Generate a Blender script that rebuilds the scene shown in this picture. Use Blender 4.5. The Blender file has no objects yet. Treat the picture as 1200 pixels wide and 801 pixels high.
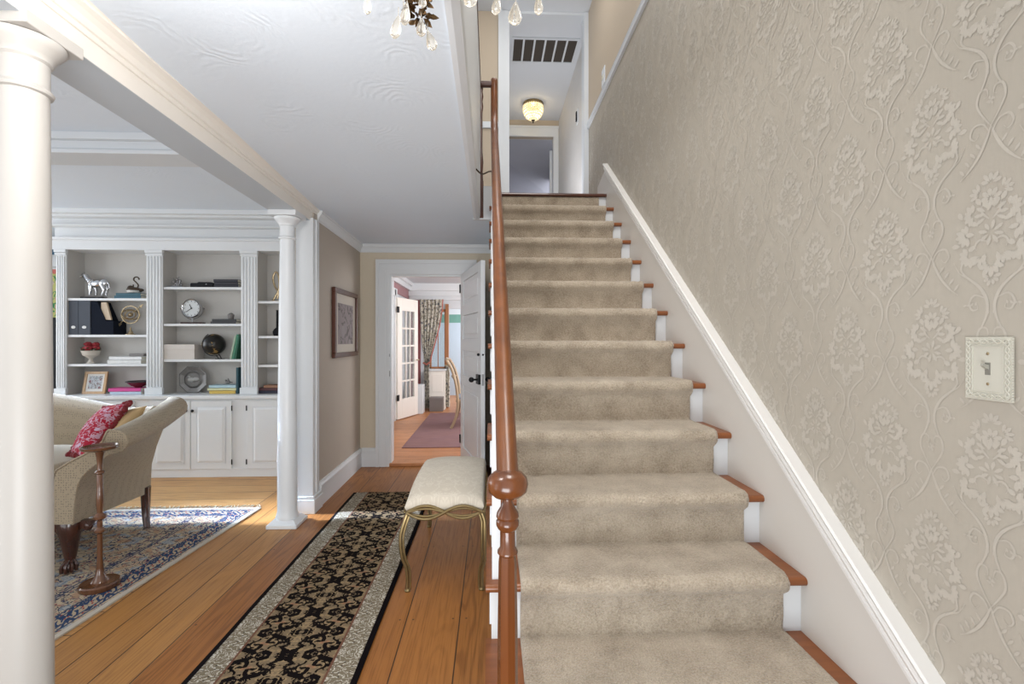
import bpy, bmesh, math, random
from mathutils import Vector, Matrix
random.seed(7)
C = bpy.context.scene.collection
PI = math.pi
CAMH, YAW, F, CX, CY = 1.35, .0427, 563.2, 600, 398

def at(u, v, Y):
    """photo position on the real plane Y=const, in metres"""
    a = (u-CX)/F; b = -(v-CY)/F; c, s = math.cos(YAW), math.sin(YAW)
    dx, dy = a*c+s, -a*s+c
    t = Y/dy
    return (dx*t, Y, CAMH+b*t)
def ax(u, Y): return at(u, CY, Y)[0]
def az(v, u, Y): return at(u, v, Y)[2]

# ------------------------------------------------------------ materials
class NT:
    def __init__(s, name):
        s.m = bpy.data.materials.new(name); s.m.use_nodes = True
        s.t = s.m.node_tree; s.n = s.t.nodes; s.l = s.t.links
        s.b = s.n['Principled BSDF']; s._o = None
    def put(s, i, v):
        if v is None: return
        if hasattr(v, 'is_linked') or isinstance(v, bpy.types.NodeSocket): s.l.new(v, i)
        else:
            if isinstance(v, (tuple, list)) and len(v) == 3 and i.type == 'RGBA': v = (*v, 1)
            i.default_value = v
    def M(s, op, a, b=None, c=None):
        n = s.n.new('ShaderNodeMath'); n.operation = op
        s.put(n.inputs[0], a); s.put(n.inputs[1], b); s.put(n.inputs[2], c)
        return n.outputs[0]
    def obj(s):
        if not s._o:
            n = s.n.new('ShaderNodeNewGeometry'); s._o = n.outputs['Position']
        return s._o
    def xyz(s, v=None):
        n = s.n.new('ShaderNodeSeparateXYZ'); s.l.new(v or s.obj(), n.inputs[0]); return n.outputs
    def vec(s, x, y, z=0.0):
        n = s.n.new('ShaderNodeCombineXYZ'); s.put(n.inputs[0], x); s.put(n.inputs[1], y); s.put(n.inputs[2], z); return n.outputs[0]
    def noise(s, v=None, scale=5, detail=3, rough=.5, dist=0):
        n = s.n.new('ShaderNodeTexNoise'); s.l.new(v or s.obj(), n.inputs['Vector'])
        n.inputs['Scale'].default_value = scale; n.inputs['Detail'].default_value = detail
        n.inputs['Roughness'].default_value = rough; n.inputs['Distortion'].default_value = dist
        return n.outputs[0]
    def voro(s, v=None, scale=5, feat='F1', out=0, rnd=1):
        n = s.n.new('ShaderNodeTexVoronoi'); n.feature = feat; s.l.new(v or s.obj(), n.inputs['Vector'])
        n.inputs['Scale'].default_value = scale; n.inputs['Randomness'].default_value = rnd
        return n.outputs[out]
    def white(s, v):
        n = s.n.new('ShaderNodeTexWhiteNoise'); n.noise_dimensions = '1D'; s.put(n.inputs['W'], v); return n.outputs[0]
    def ramp(s, f, stops, interp='LINEAR'):
        n = s.n.new('ShaderNodeValToRGB'); r = n.color_ramp; r.interpolation = interp
        while len(r.elements) < len(stops): r.elements.new(.5)
        for e, (p, c) in zip(r.elements, stops):
            e.position = p; e.color = (*c, 1) if len(c) == 3 else c
        s.put(n.inputs[0], f); return n.outputs[0]
    def mix(s, f, a, b, mode='MIX'):
        n = s.n.new('ShaderNodeMix'); n.data_type = 'RGBA'; n.blend_type = mode
        s.put(n.inputs[0], f); s.put(n.inputs[6], a); s.put(n.inputs[7], b); return n.outputs[2]
    def ss(s, x, a, b):
        n = s.n.new('ShaderNodeMapRange'); n.interpolation_type = 'SMOOTHSTEP'
        s.put(n.inputs[0], x); n.inputs[1].default_value = a; n.inputs[2].default_value = b
        return n.outputs[0]
    def bump(s, h, strength=.3, dist=.01):
        n = s.n.new('ShaderNodeBump'); n.inputs['Strength'].default_value = strength; n.inputs['Distance'].default_value = dist
        s.l.new(h, n.inputs['Height']); s.l.new(n.outputs[0], s.b.inputs['Normal'])
    def fin(s, col=None, rough=.5, metal=0, spec=.5, coat=0, sheen=0, trans=0, emis=None, estr=0):
        b = s.b
        if col is not None: s.put(b.inputs['Base Color'], col)
        s.put(b.inputs['Roughness'], rough); b.inputs['Metallic'].default_value = metal
        b.inputs['Specular IOR Level'].default_value = spec; b.inputs['Coat Weight'].default_value = coat
        b.inputs['Sheen Weight'].default_value = sheen; b.inputs['Transmission Weight'].default_value = trans
        if emis: b.inputs['Emission Color'].default_value = (*emis, 1); b.inputs['Emission Strength'].default_value = estr
        return s.m

def plain(name, col, rough=.5, metal=0, var=.06, vs=6, spec=.5, bs=0, bd=.002, **k):
    t = NT(name)
    f = t.noise(scale=vs, detail=3)
    c = t.mix(f, tuple(min(1, x*(1-var)) for x in col), tuple(min(1, x*(1+var)) for x in col))
    if bs: t.bump(t.noise(scale=bs, detail=2), .4, bd)
    return t.fin(c, rough, metal, spec, **k)

def wood(name, c1, c2, axis='Y', rough=.35, scale=1.0, coat=.2):
    t = NT(name); o = t.xyz()
    st = {'X': (1.5, 30, 30), 'Y': (30, 1.5, 30), 'Z': (30, 30, 1.5)}[axis]
    v = t.vec(t.M('MULTIPLY', o[0], st[0]*scale), t.M('MULTIPLY', o[1], st[1]*scale), t.M('MULTIPLY', o[2], st[2]*scale))
    n = t.noise(v, 1, 4, .6, .6)
    c = t.ramp(n, [(.25, c1), (.5, tuple((a+b)/2 for a, b in zip(c1, c2))), (.75, c2)])
    return t.fin(c, rough, coat=coat)

def floorwood(name, along, w, off, dark, mid, light, seam=.004, nails=True, rough=.32):
    t = NT(name); o = t.xyz()
    p, q = (o[0], o[1]) if along == 'Y' else (o[1], o[0])
    s = t.M('DIVIDE', t.M('SUBTRACT', p, off), w)
    idx = t.M('FLOOR', s); loc = t.M('MULTIPLY', t.M('SUBTRACT', s, idx), w)
    r = t.white(idx); r2 = t.white(t.M('ADD', idx, 37.3))
    # cathedral rings: distorted long ellipses
    qv = t.M('ADD', q, t.M('MULTIPLY', r, 13))
    big = t.noise(t.vec(t.M('MULTIPLY', p, 3.5), t.M('MULTIPLY', qv, .34), t.M('MULTIPLY', r, 9)), 1.6, 2, .5, .3)
    rings = t.M('SINE', t.M('MULTIPLY', big, 95))
    rings = t.ss(rings, .1, 1.0)
    fine = t.noise(t.vec(t.M('MULTIPLY', p, 120), t.M('MULTIPLY', qv, 3), 0), 1, 4, .65)
    tone = t.noise(t.vec(t.M('MULTIPLY', p, 5), t.M('MULTIPLY', qv, 1.2), r), 1, 3)
    base = t.mix(t.M('ADD', t.M('MULTIPLY', tone, .7), t.M('MULTIPLY', r2, .35)), mid, light)
    c = t.mix(t.M('MULTIPLY', rings, t.M('MULTIPLY_ADD', r, .55, .06)), base, dark)
    c = t.mix(t.M('MULTIPLY', t.ss(fine, .45, .75), .6), c, dark)
    kn = t.voro(t.vec(t.M('MULTIPLY', p, 3.0), t.M('MULTIPLY', qv, 1.3), 0), 1)
    c = t.mix(t.M('MULTIPLY', t.ss(kn, .05, .02), .8), c, (.06, .02, .008))
    e = t.M('MINIMUM', loc, t.M('SUBTRACT', w, loc))
    sm = t.ss(e, seam, seam*.3)
    if nails:
        qq = t.M('SUBTRACT', t.M('PINGPONG', t.M('ADD', q, .12), .41), .0)
        d = t.M('SQRT', t.M('ADD', t.M('POWER', t.M('SUBTRACT', e, .032), 2), t.M('POWER', qq, 2)))
        c = t.mix(t.M('MULTIPLY', t.ss(d, .007, .003), .85), c, (.03, .015, .01))
    c = t.mix(sm, c, (.035, .014, .007))
    t.bump(t.M('SUBTRACT', t.M('MULTIPLY', fine, .15), sm), .4, .004)
    return t.fin(c, t.M('MULTIPLY_ADD', fine, .2, rough), spec=.35, coat=.04)

def wallpaper(name, a, b, rough=.6, sc=(90, 90, 9)):
    t = NT(name); o = t.xyz()
    v = t.vec(t.M('MULTIPLY', o[0], sc[0]), t.M('MULTIPLY', o[1], sc[1]), t.M('MULTIPLY', o[2], sc[2]))
    n = t.noise(v, 1.5, 4, .6); m = t.noise(scale=1.1, detail=2)
    c = t.mix(t.M('ADD', t.M('MULTIPLY', n, .5), t.M('MULTIPLY', m, .5)), a, b)
    t.bump(n, .08, .001)
    return t.fin(c, rough, spec=.3)

def ceilmat(name, col, st=.35):
    t = NT(name)
    o = t.xyz()
    cells = t.voro(scale=3.2, out=0)      # trowel swirls
    n = t.noise(scale=2.5, detail=2)
    n3 = t.noise(scale=9, detail=3)
    r = t.M('SINE', t.M('MULTIPLY', t.M('ADD', cells, t.M('ADD', t.M('MULTIPLY', n, .5), t.M('MULTIPLY', n3, .30))), 62))
    h = t.M('MULTIPLY', r, t.ss(t.noise(scale=4, detail=2), .42, .75))
    t.bump(t.M('ADD', h, t.M('MULTIPLY', t.noise(scale=45, detail=3), 1.0)), st, .003)
    return t.fin(t.mix(n, tuple(x*.97 for x in col), col), .8, spec=.2)

WHITE = plain('white_gloss_paint', (.735, .755, .77), .32, var=.02)
WHITE2 = plain('cool_white_paint', (.69, .72, .75), .4, var=.02)
CREAM = plain('cream_gloss_paint', (.84, .79, .72), .4, var=.02)
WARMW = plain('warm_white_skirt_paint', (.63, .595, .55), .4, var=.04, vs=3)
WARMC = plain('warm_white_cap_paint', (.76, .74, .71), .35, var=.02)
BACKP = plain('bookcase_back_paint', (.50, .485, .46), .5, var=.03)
SHADOW = plain('dark_gap', (.05, .045, .04), .9)
CEIL = ceilmat('ceiling_plaster', (.77, .84, .92), .17)
CEILUP = plain('upper_ceiling_paint', (.70, .725, .76), .8, var=.02)
FLOORH = floorwood('pine_hall', 'Y', .2555, -.154, (.10, .031, .007), (.27, .098, .022), (.40, .165, .043))
FLOORB = floorwood('pine_border', 'Y', .165, -1.42, (.15, .055, .018), (.34, .148, .038), (.47, .232, .070), nails=False)
FLOORL = floorwood('pine_living', 'X', .19, 0, (.24, .10, .038), (.46, .225, .070), (.58, .315, .115), nails=False)
FLOORD = floorwood('pine_dining', 'X', .24, 5.3, (.24, .075, .025), (.46, .185, .07), (.58, .27, .12))
TREADW = wood('stair_tread_wood', (.16, .046, .011), (.29, .092, .022), 'X', .38, .8, .1)
RAILW = wood('handrail_wood', (.105, .030, .007), (.22, .072, .017), 'Y', .34, .35, .15)
NEWELW = wood('newel_wood', (.085, .023, .006), (.19, .060, .016), 'Z', .26, .5, .35)
DARKW = wood('dark_mahogany', (.022, .008, .006), (.075, .024, .014), 'Z', .25, .6, .5)
GUARDW = wood('dark_guard_wood', (.05, .013, .006), (.10, .028, .012), 'Y', .3, .4, .4)
OAKF = wood('oak_frame_wood', (.42, .24, .10), (.60, .38, .19), 'Z', .4, 1)
WPR = wallpaper('damask_ground', (.405, .365, .305), (.46, .418, .352))
WPDEC = plain('damask_motif', (.490, .450, .386), .42, var=.06, vs=30, spec=.5)
WPUP = wallpaper('upper_wallpaper', (.50, .41, .31), (.57, .48, .37))
WPL = wallpaper('left_wallpaper', (.45, .385, .32), (.53, .465, .39))
WPF = wallpaper('far_wallpaper', (.60, .52, .40), (.70, .62, .49), sc=(40, 40, 25))
BLACK = plain('black_iron', (.012, .012, .013), .45, .3, spec=.3)
BLACKP = plain('black_matte', (.010, .011, .014), .65, spec=.2)
GOLD = plain('antique_gold', (.27, .20, .095), .34, .85, var=.2, vs=40)
BRASS = plain('aged_brass', (.46, .36, .22), .35, .9, var=.2, vs=60)
CHROME = plain('polished_pewter', (.55, .56, .58), .15, 1)
PEWTER = plain('dull_pewter', (.20, .195, .19), .42, .7, var=.2, vs=60)
BRONZE = plain('dark_bronze', (.07, .05, .035), .4, .7)
IVORY = plain('ivory_plastic', (.56, .54, .46), .35, var=.03)

def carpetmat():
    t = NT('stair_carpet_pile')
    n = t.noise(scale=150, detail=3, rough=.7); n2 = t.noise(scale=9, detail=4, rough=.6); v = t.voro(scale=170)
    f = t.M('ADD', t.M('MULTIPLY', n, .55), t.M('MULTIPLY', n2, .45))
    c = t.ramp(f, [(.3, (.26, .205, .145)), (.5, (.47, .39, .298)), (.7, (.63, .545, .435))])
    t.bump(t.M('ADD', n, t.M('MULTIPLY', v, .8)), .9, .006)
    return t.fin(c, .95, spec=.1, sheen=.3)
CARPET = carpetmat()

def runnermat(x0, x1):
    t = NT('runner_pile'); o = t.xyz()
    xm = (x0+x1)/2; ax_ = t.M('ABSOLUTE', t.M('SUBTRACT', o[0], xm)); hw = (x1-x0)/2
    y = o[1]
    # mirrored field: staggered blossoms
    mx = t.M('PINGPONG', ax_, .13); my = t.M('PINGPONG', t.M('ADD', y, t.M('MULTIPLY', t.M('FLOOR', t.M('DIVIDE', ax_, .13)), .16)), .16)
    pv = t.vec(mx, my, 0)
    n = t.noise(pv, 25, 3, .6, .7)
    d = t.M('ADD', t.M('DIVIDE', mx, .13), t.M('DIVIDE', my, .16))     # lattice of diagonals
    lat = t.M('ABSOLUTE', t.M('SUBTRACT', d, 1.0))
    body = t.M('ADD', n, t.M('MULTIPLY', t.ss(lat, .02, .30), .10))
    leaf = t.ss(body, .550, .568)
    vv = t.voro(pv, 62)
    edge = t.ss(vv, .35, .6)
    fieldc = t.mix(t.noise(pv, 14, 1), (.25, .175, .09), (.40, .285, .165))
    fieldc = t.mix(t.M('MULTIPLY', edge, .55), fieldc, (.13, .10, .07))
    fieldc = t.mix(t.M('MULTIPLY', t.ss(t.noise(pv, 9, 1), .60, .66), .6), fieldc, (.38, .15, .085))
    field = t.mix(leaf, (.007, .005, .005), fieldc)
    # border band scrolls
    bv = t.vec(ax_, t.M('PINGPONG', y, .11), 0)
    bn = t.noise(bv, 42, 2, .5, 1.0)
    sc = t.M('ABSOLUTE', t.M('SUBTRACT', bn, .5))
    bord = t.mix(t.ss(sc, .05, .03), (.20, .165, .115), (.56, .52, .44))
    bord = t.mix(t.ss(t.voro(bv, 45), .22, .14), bord, (.07, .055, .045))
    c = t.mix(t.ss(ax_, hw-.138, hw-.136), field, (.16, .075, .05))
    c = t.mix(t.ss(ax_, hw-.128, hw-.126), c, bord)
    c = t.mix(t.ss(ax_, hw-.026, hw-.024), c, (.007, .005, .006))
    t.bump(t.noise(scale=300, detail=1), .5, .003)
    return t.fin(c, .95, spec=.05)

def persian(x1, y1, cx, cy):
    t = NT('persian_pile'); o = t.xyz()
    dx = t.M('ADD', t.M('SUBTRACT', x1, o[0]), t.M('MULTIPLY', t.M('SUBTRACT', o[1], 2.26), .07)); dy = t.M('SUBTRACT', y1, o[1])
    d = t.M('MINIMUM', dx, dy)
    mx = t.M('PINGPONG', t.M('SUBTRACT', o[0], cx), .31); my = t.M('PINGPONG', t.M('SUBTRACT', o[1], cy), .27)
    pv = t.vec(mx, my, 0)
    n = t.noise(pv, 24, 3, .6, 1.0); n2 = t.noise(pv, 13, 1, .5, .6); v = t.voro(pv, 36); vc = t.voro(pv, 36, out=1)
    base = t.mix(t.noise(scale=2, detail=1), (.42, .33, .22), (.50, .42, .31))
    c = t.mix(t.ss(t.M('ABSOLUTE', t.M('SUBTRACT', n, .5)), .045, .022), base, (.015, .025, .065))
    c = t.mix(t.M('MULTIPLY', t.ss(v, .30, .20), .8), c, t.mix(t.xyz(vc)[0], (.07, .13, .24), (.42, .13, .09)))
    c = t.mix(t.M('MULTIPLY', t.ss(n2, .57, .62), .55), c, (.25, .33, .40))
    c = t.mix(t.M('MULTIPLY', t.ss(n2, .40, .35), .6), c, (.40, .22, .13))
    # border bands
    bv = t.vec(t.M('MULTIPLY', d, 1.0), t.M('PINGPONG', t.M('ADD', o[0], o[1]), .12), 0)
    bn = t.noise(bv, 24, 2, .5, 1.2)
    bc = t.mix(t.ss(bn, .48, .52), (.42, .34, .24), (.03, .055, .12))
    bc = t.mix(t.ss(t.voro(bv, 30), .25, .18), bc, (.30, .07, .06))
    inb = t.M('MULTIPLY', t.ss(d, .045, .05), t.ss(d, .165, .16))
    c = t.mix(inb, c, bc)
    for e in (.05, .075, .14, .165, .33, .35):
        c = t.mix(t.ss(t.M('ABSOLUTE', t.M('SUBTRACT', d, e)), .006, .003), c, (.05, .07, .12))
    c = t.mix(t.ss(d, .032, .028), c, (.50, .45, .38))
    t.bump(t.noise(scale=300, detail=1), .5, .003)
    return t.fin(c, .95, spec=.05)

def sofamat():
    t = NT('sofa_fabric')
    v = t.voro(scale=75, rnd=.35)
    n = t.noise(scale=200, detail=1)
    c = t.mix(n, (.29, .235, .16), (.37, .305, .22))
    c = t.mix(t.M('MULTIPLY', t.ss(v, .36, .20), .75), c, (.15, .12, .09))
    t.bump(n, .3, .001)
    return t.fin(c, .85, spec=.15, sheen=.15)
SOFA = sofamat()
def floralmat(name, base, cols, sc=14):
    t = NT(name)
    v = t.voro(scale=sc); vc = t.voro(scale=sc, out=1); n = t.noise(scale=sc*1.3, detail=3, dist=.6)
    c = t.mix(t.ss(t.M('ABSOLUTE', t.M('SUBTRACT', n, .5)), .04, .02), base, cols[0])
    c = t.mix(t.ss(v, .42, .34), c, t.mix(t.xyz(vc)[0], cols[1], cols[2]))
    return t.fin(c, .85, spec=.1)
PILLOW = floralmat('red_floral_velvet', (.33, .018, .035), [(.48, .30, .36), (.40, .07, .045), (.50, .38, .48)], 22)
FRINGE = plain('crimson_fringe', (.16, .012, .015), .9, var=.5, vs=90, bs=200)
TAN = plain('tan_cushion', (.52, .36, .18), .85, var=.1)
CURT = floralmat('floral_curtain', (.62, .58, .50), [(.20, .19, .14), (.12, .13, .16), (.30, .26, .2)], 16)
def benchmat():
    t = NT('bench_damask'); o = t.xyz()
    v = t.vec(t.M('PINGPONG', t.M('ADD', o[0], .25), .1), o[1], 0)
    n = t.noise(v, 16, 2, .5, 1.5)
    c = t.mix(t.ss(t.M('ABSOLUTE', t.M('SUBTRACT', n, .5)), .05, .03), (.63, .56, .46), (.69, .625, .52))
    t.bump(n, .2, .003)
    return t.fin(c, .7, spec=.2)
BENCHF = benchmat()
GLASS = plain('window_glass', (.9, .95, .95), .05, var=0, trans=.95)
CRYST = plain('amber_crystal', (1.0, .96, .88), .03, var=0, trans=.9, emis=(1, .88, .7), estr=.05)
GLOW = plain('lit_crystal_glass', (1, .85, .6), .2, var=.3, vs=90, emis=(1, .76, .42), estr=.45)
def colm(n, c, **k): return plain(n, c, k.pop('rough', .6), **k)

# ------------------------------------------------------------ mesh builder
class MB:
    def __init__(s): s.bm = bmesh.new(); s.mi = 0
    def face(s, vs):
        try:
            f = s.bm.faces.new(vs); f.material_index = s.mi; return f
        except ValueError: return None
    def pts(s, ps): return [s.bm.verts.new(p) for p in ps]
    def box(s, x0, x1, y0, y1, z0, z1):
        v = s.pts([(x, y, z) for z in (z0, z1) for y in (y0, y1) for x in (x0, x1)])
        for q in ((0, 2, 3, 1), (4, 5, 7, 6), (0, 1, 5, 4), (2, 6, 7, 3), (0, 4, 6, 2), (1, 3, 7, 5)): s.face([v[i] for i in q])
        return s
    def hexa(s, p):   # 8 points ordered as box
        v = s.pts(p)
        for q in ((0, 2, 3, 1), (4, 5, 7, 6), (0, 1, 5, 4), (2, 6, 7, 3), (0, 4, 6, 2), (1, 3, 7, 5)): s.face([v[i] for i in q])
        return s
    def prism(s, poly, axis, a, b):
        def P(p, t): return {'X': (t, p[0], p[1]), 'Y': (p[0], t, p[1]), 'Z': (p[0], p[1], t)}[axis]
        A = s.pts([P(p, a) for p in poly]); B = s.pts([P(p, b) for p in poly])
        s.face(A); s.face(B[::-1]); n = len(poly)
        for i in range(n): s.face([A[i], B[i], B[(i+1) % n], A[(i+1) % n]])
        return s
    def loft(s, rings, caps=True, closed=True):
        R = [s.pts(r) for r in rings]; n = len(R[0])
        for a, b in zip(R, R[1:]):
            for i in range(n if closed else n-1): s.face([a[i], a[(i+1) % n], b[(i+1) % n], b[i]])
        if caps and closed: s.face(R[0][::-1]); s.face(R[-1])
        return s
    def lathe(s, prof, cx=0, cy=0, seg=24, cz=0, rot=None):
        rings = []
        for r, z in prof:
            ring = []
            for k in range(seg):
                a = 2*PI*k/seg; p = Vector((r*math.cos(a), r*math.sin(a), z))
                if rot is not None: p = rot @ p
                ring.append((p.x+cx, p.y+cy, p.z+cz))
            rings.append(ring)
        return s.loft(rings)
    def tube(s, pts, r, seg=8, rr=None):
        P = [Vector(p) for p in pts]; rings = []
        up = Vector((0, 0, 1))
        for i, p in enumerate(P):
            d = (P[min(i+1, len(P)-1)]-P[max(i-1, 0)]).normalized()
            if i == 0:
                a = d.cross(up)
                if a.length < .1: a = d.cross(Vector((0, 1, 0)))
                a.normalize()
            else:
                a = (a - d*a.dot(d)).normalized()
            b = d.cross(a); rad = rr[i] if rr else r
            rings.append([tuple(p+a*rad*math.cos(2*PI*k/seg)+b*rad*math.sin(2*PI*k/seg)) for k in range(seg)])
        return s.loft(rings)
    def ball(s, c, r, sc=(1, 1, 1), seg=16, rings=10, rot=None):
        R = []
        for j in range(1, rings):
            th = PI*j/rings; ring = []
            for k in range(seg):
                a = 2*PI*k/seg
                p = Vector((r*sc[0]*math.sin(th)*math.cos(a), r*sc[1]*math.sin(th)*math.sin(a), r*sc[2]*math.cos(th)))
                if rot is not None: p = rot @ p
                ring.append(tuple(p+Vector(c)))
            R.append(ring)
        return s.loft(R)
    def build(s, name, mat, parent=None, smooth=False, bevel=0, loc=None, sub=0, ang=40):
        bmesh.ops.recalc_face_normals(s.bm, faces=s.bm.faces)
        o = Vector(loc) if loc is not None else Vector((0, 0, 0))
        p = parent
        acc = o.copy()
        while p is not None: acc += p.location; p = p.parent
        for v in s.bm.verts: v.co -= acc
        me = bpy.data.meshes.new(name); s.bm.to_mesh(me); s.bm.free()
        for m in (mat if isinstance(mat, (list, tuple)) else [mat]): me.materials.append(m)
        ob = bpy.data.objects.new(name, me); C.objects.link(ob); ob.location = o
        if parent: ob.parent = parent
        if smooth:
            me.polygons.foreach_set('use_smooth', [True]*len(me.polygons))
            if not sub:
                try: me.set_sharp_from_angle(angle=math.radians(ang))
                except Exception: pass
        if bevel:
            md = ob.modifiers.new('b', 'BEVEL'); md.width = bevel; md.segments = 2; md.limit_method = 'ANGLE'
        if sub:
            md = ob.modifiers.new('s', 'SUBSURF'); md.levels = sub; md.render_levels = sub
        return ob

def tag(o, label=None, cat=None, group=None, kind=None):
    if label: o['label'] = label
    if cat: o['category'] = cat
    if group: o['group'] = group
    if kind: o['kind'] = kind
    return o
def thing(name, label, cat, loc, group=None):
    o = bpy.data.objects.new(name, None); C.objects.link(o); o.location = loc; o.empty_display_size = .05
    return tag(o, label, cat, group)
def struct(mb, name, mat, label, parent=None, **k):
    o = mb.build(name, mat, parent, **k)
    if not parent: tag(o, label, 'building part', None, 'structure')
    return o
def box(*a): return MB().box(*a)
def skin(name, V, E, R, mat, parent, sub=2):
    me = bpy.data.meshes.new(name)
    acc = Vector((0, 0, 0)); p = parent
    while p is not None: acc += p.location; p = p.parent
    me.from_pydata([tuple(Vector(v)-acc) for v in V], E, []); me.materials.append(mat)
    o = bpy.data.objects.new(name, me); C.objects.link(o); o.parent = parent
    m = o.modifiers.new('k', 'SKIN'); m.use_smooth_shade = True
    sv = me.skin_vertices[0].data if me.skin_vertices else None
    if sv is None:
        bpy.context.view_layer.objects.active = o
        sv = me.skin_vertices[0].data
    for d, r in zip(sv, R): d.radius = (r, r) if not isinstance(r, tuple) else r
    sv[0].use_root = True
    m2 = o.modifiers.new('s', 'SUBSURF'); m2.levels = sub; m2.render_levels = sub
    return o
def cr(P, n=8):
    """catmull-rom through points"""
    P = [Vector(p) for p in P]; Q = [P[0]]+P+[P[-1]]; out = []
    for i in range(1, len(Q)-2):
        a, b, c, d = Q[i-1:i+3]
        for k in range(n):
            t = k/n
            out.append(.5*((2*b)+(c-a)*t+(2*a-5*b+4*c-d)*t*t+(3*b-a-3*c+d)*t**3))
    out.append(P[-1]); return out

# ------------------------------------------------------------ camera
cam = bpy.data.cameras.new('camera'); co = bpy.data.objects.new('camera', cam); C.objects.link(co)
co.location = (0, 0, CAMH); co.rotation_euler = (PI/2, 0, -YAW)
cam.lens = F/1200*36; cam.sensor_width = 36; cam.shift_y = -2.5/1200; cam.clip_start = .02
bpy.context.scene.camera = co

# ------------------------------------------------------------ shell
XR = 1.054; YF = 5.19; XL = -1.40
def hz(y): return 2.46-.018*y       # the old hall ceiling dips toward the back
def bx_(y): return -1.345-.026*(y-1.4)   # face line of the beam

struct(box(-1.415, XR+.15, -.5, YF+.12, -.12, 0), 'floor', FLOORH, 'wide orange pine floor boards of the hallway')
b = MB().box(-1.92, -1.415, -.5, YF+.12, -.12, 0); struct(b, 'floor.001', FLOORB, 'pine border boards between columns and living room')
struct(box(-6.2, -1.92, -.5, 6.2, -.12, 0), 'floor.002', FLOORL, 'pale pine floor of the living room')
struct(box(-2.6, 1.5, YF+.12, 11.8, -.12, .02), 'floor.003', FLOORD, 'pine floor of the dining room')
# right wall with damask
LAY = [0]
def petal(mb, y, z, ang, L, W, x):
    LAY[0] = (LAY[0]+1) % 97; x -= LAY[0]*.000006
    ca, sa = math.cos(ang), math.sin(ang)
    P = [(0, 0), (L*.35, W*.42), (L*.7, W*.5), (L*.95, W*.2), (L, 0), (L*.95, -W*.2), (L*.7, -W*.5), (L*.35, -W*.42)]
    mb.face(mb.pts([(x, y+ca*p-sa*q, z+sa*p+ca*q) for p, q in P]))
def strip(mb, P, w, x, taper=True):
    LAY[0] = (LAY[0]+1) % 97; x -= LAY[0]*.000006
    P = cr([(0, a, b_) for a, b_ in P], 5); n = len(P); prev = None
    for i, p in enumerate(P):
        d = (P[min(i+1, n-1)]-P[max(i-1, 0)]); d.normalize(); nx = Vector((0, -d.z, d.y))
        t = i/(n-1); ww = w*(.35+.9*math.sin(PI*min(1, t*1.1+.05))) if taper else w
        a, b_ = p+nx*ww/2, p-nx*ww/2
        cur = mb.pts([(x, a.y, a.z), (x, b_.y, b_.z)])
        if prev: mb.face([prev[0], prev[1], cur[1], cur[0]])
        prev = cur
def bouquet(mb, y, z, x):
    rnd = random.Random(3)
    def fan(cy, cz, a0, a1, n, L, W, r0=.004):
        for k in range(n):
            a = a0+(a1-a0)*k/max(1, n-1)
            petal(mb, y+cy+r0*math.cos(a), z+cz+r0*math.sin(a), a, L*(.85+.3*rnd.random()), W, x)
    fan(0, .072, 0, 2*PI*.9, 9, .019, .010, .004)
    fan(0, .104, .3, PI-.3, 5, .019, .009)
    fan(0, .0, .25, 2*PI+.25-.8, 8, .020, .008, .006)
    for s_ in (1, -1):
        f = (lambda a: a if s_ > 0 else PI-a)
        fan(s_*.037, .045, f(-1.2), f(1.5), 6, .019, .010)
        fan(s_*.022, .086, f(-.4), f(1.3), 4, .018, .008)
        fan(s_*.050, .003, f(-1.6), f(1.4), 7, .021, .010)
        fan(s_*.046, -.043, f(-2.2), f(.9), 7, .020, .010)
        fan(s_*.020, -.046, f(-1.9), f(-.2), 4, .022, .009)
        strip(mb, [(y+s_*.004, z-.02), (y+s_*.022, z-.012), (y+s_*.034, z-.022), (y+s_*.030, z-.034)], .004, x)
        strip(mb, [(y+s_*.004, z+.03), (y+s_*.018, z+.045), (y+s_*.020, z+.062)], .004, x)
    for k in range(9):
        a = -.5+(PI+1)*k/8; petal(mb, y+.013*math.cos(a), z+.040+.013*math.sin(a), a, .022, .008, x)
    for s_ in (1, -1):
        for dy, dz, a in ((.026, .020, .5), (.030, -.022, -.5), (.060, .040, 1.0), (.012, -.042, -1.3), (.020, .062, 1.0), (.066, -.018, .1), (.034, .002, .1)): petal(mb, y+s_*dy, z+dz, a if s_ > 0 else PI-a, .020, .011, x)
    fan(0, -.066, -PI+.3, -.3, 5, .022, .011)
    fan(0, -.094, -PI-.2, .2, 6, .015, .008)
def vine(mb, y, z, x):
    for s_ in (1, -1):
        def S(P, w=.0040): strip(mb, [(y+s_*a, z+b_) for a, b_ in P], w, x)
        S([(0, -.045), (.016, -.02), (.029, .008), (.024, .034), (.010, .036), (.006, .022), (.014, .018)])
        S([(.022, .034), (.010, .062), (.008, .092), (.022, .122), (.048, .146), (.068, .160), (.082, .186)], .0055)
        S([(.048, .146), (.064, .166), (.058, .186), (.044, .186), (.042, .176)])
        S([(.012, .100), (.034, .108), (.046, .092), (.040, .076), (.028, .078), (.030, .088)])
        S([(0, -.045), (.010, -.072), (.026, -.102), (.048, -.128), (.066, -.142)], .0055)
        S([(.004, -.056), (.016, -.036), (.036, -.034), (.044, -.052), (.034, -.064), (.025, -.055)])
        for k in range(4): petal(mb, y+s_*(.020+.012*k), z-.088-.015*k, (.9 if s_ > 0 else PI-.9), .019, .006, x)
        for k in range(4): petal(mb, y+s_*(.030+.007*k), z+.094-.002*k, (-1.2 if s_ > 0 else PI+1.2)+.3*k*s_, .009, .005, x)
        petal(mb, y+s_*.004, z+.066, (1.2 if s_ > 0 else PI-1.2), .016, .006, x)
    for k in range(6): petal(mb, y, z+.008+.003*(k % 2), 2*PI*k/6, .009, .005, x)
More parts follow.
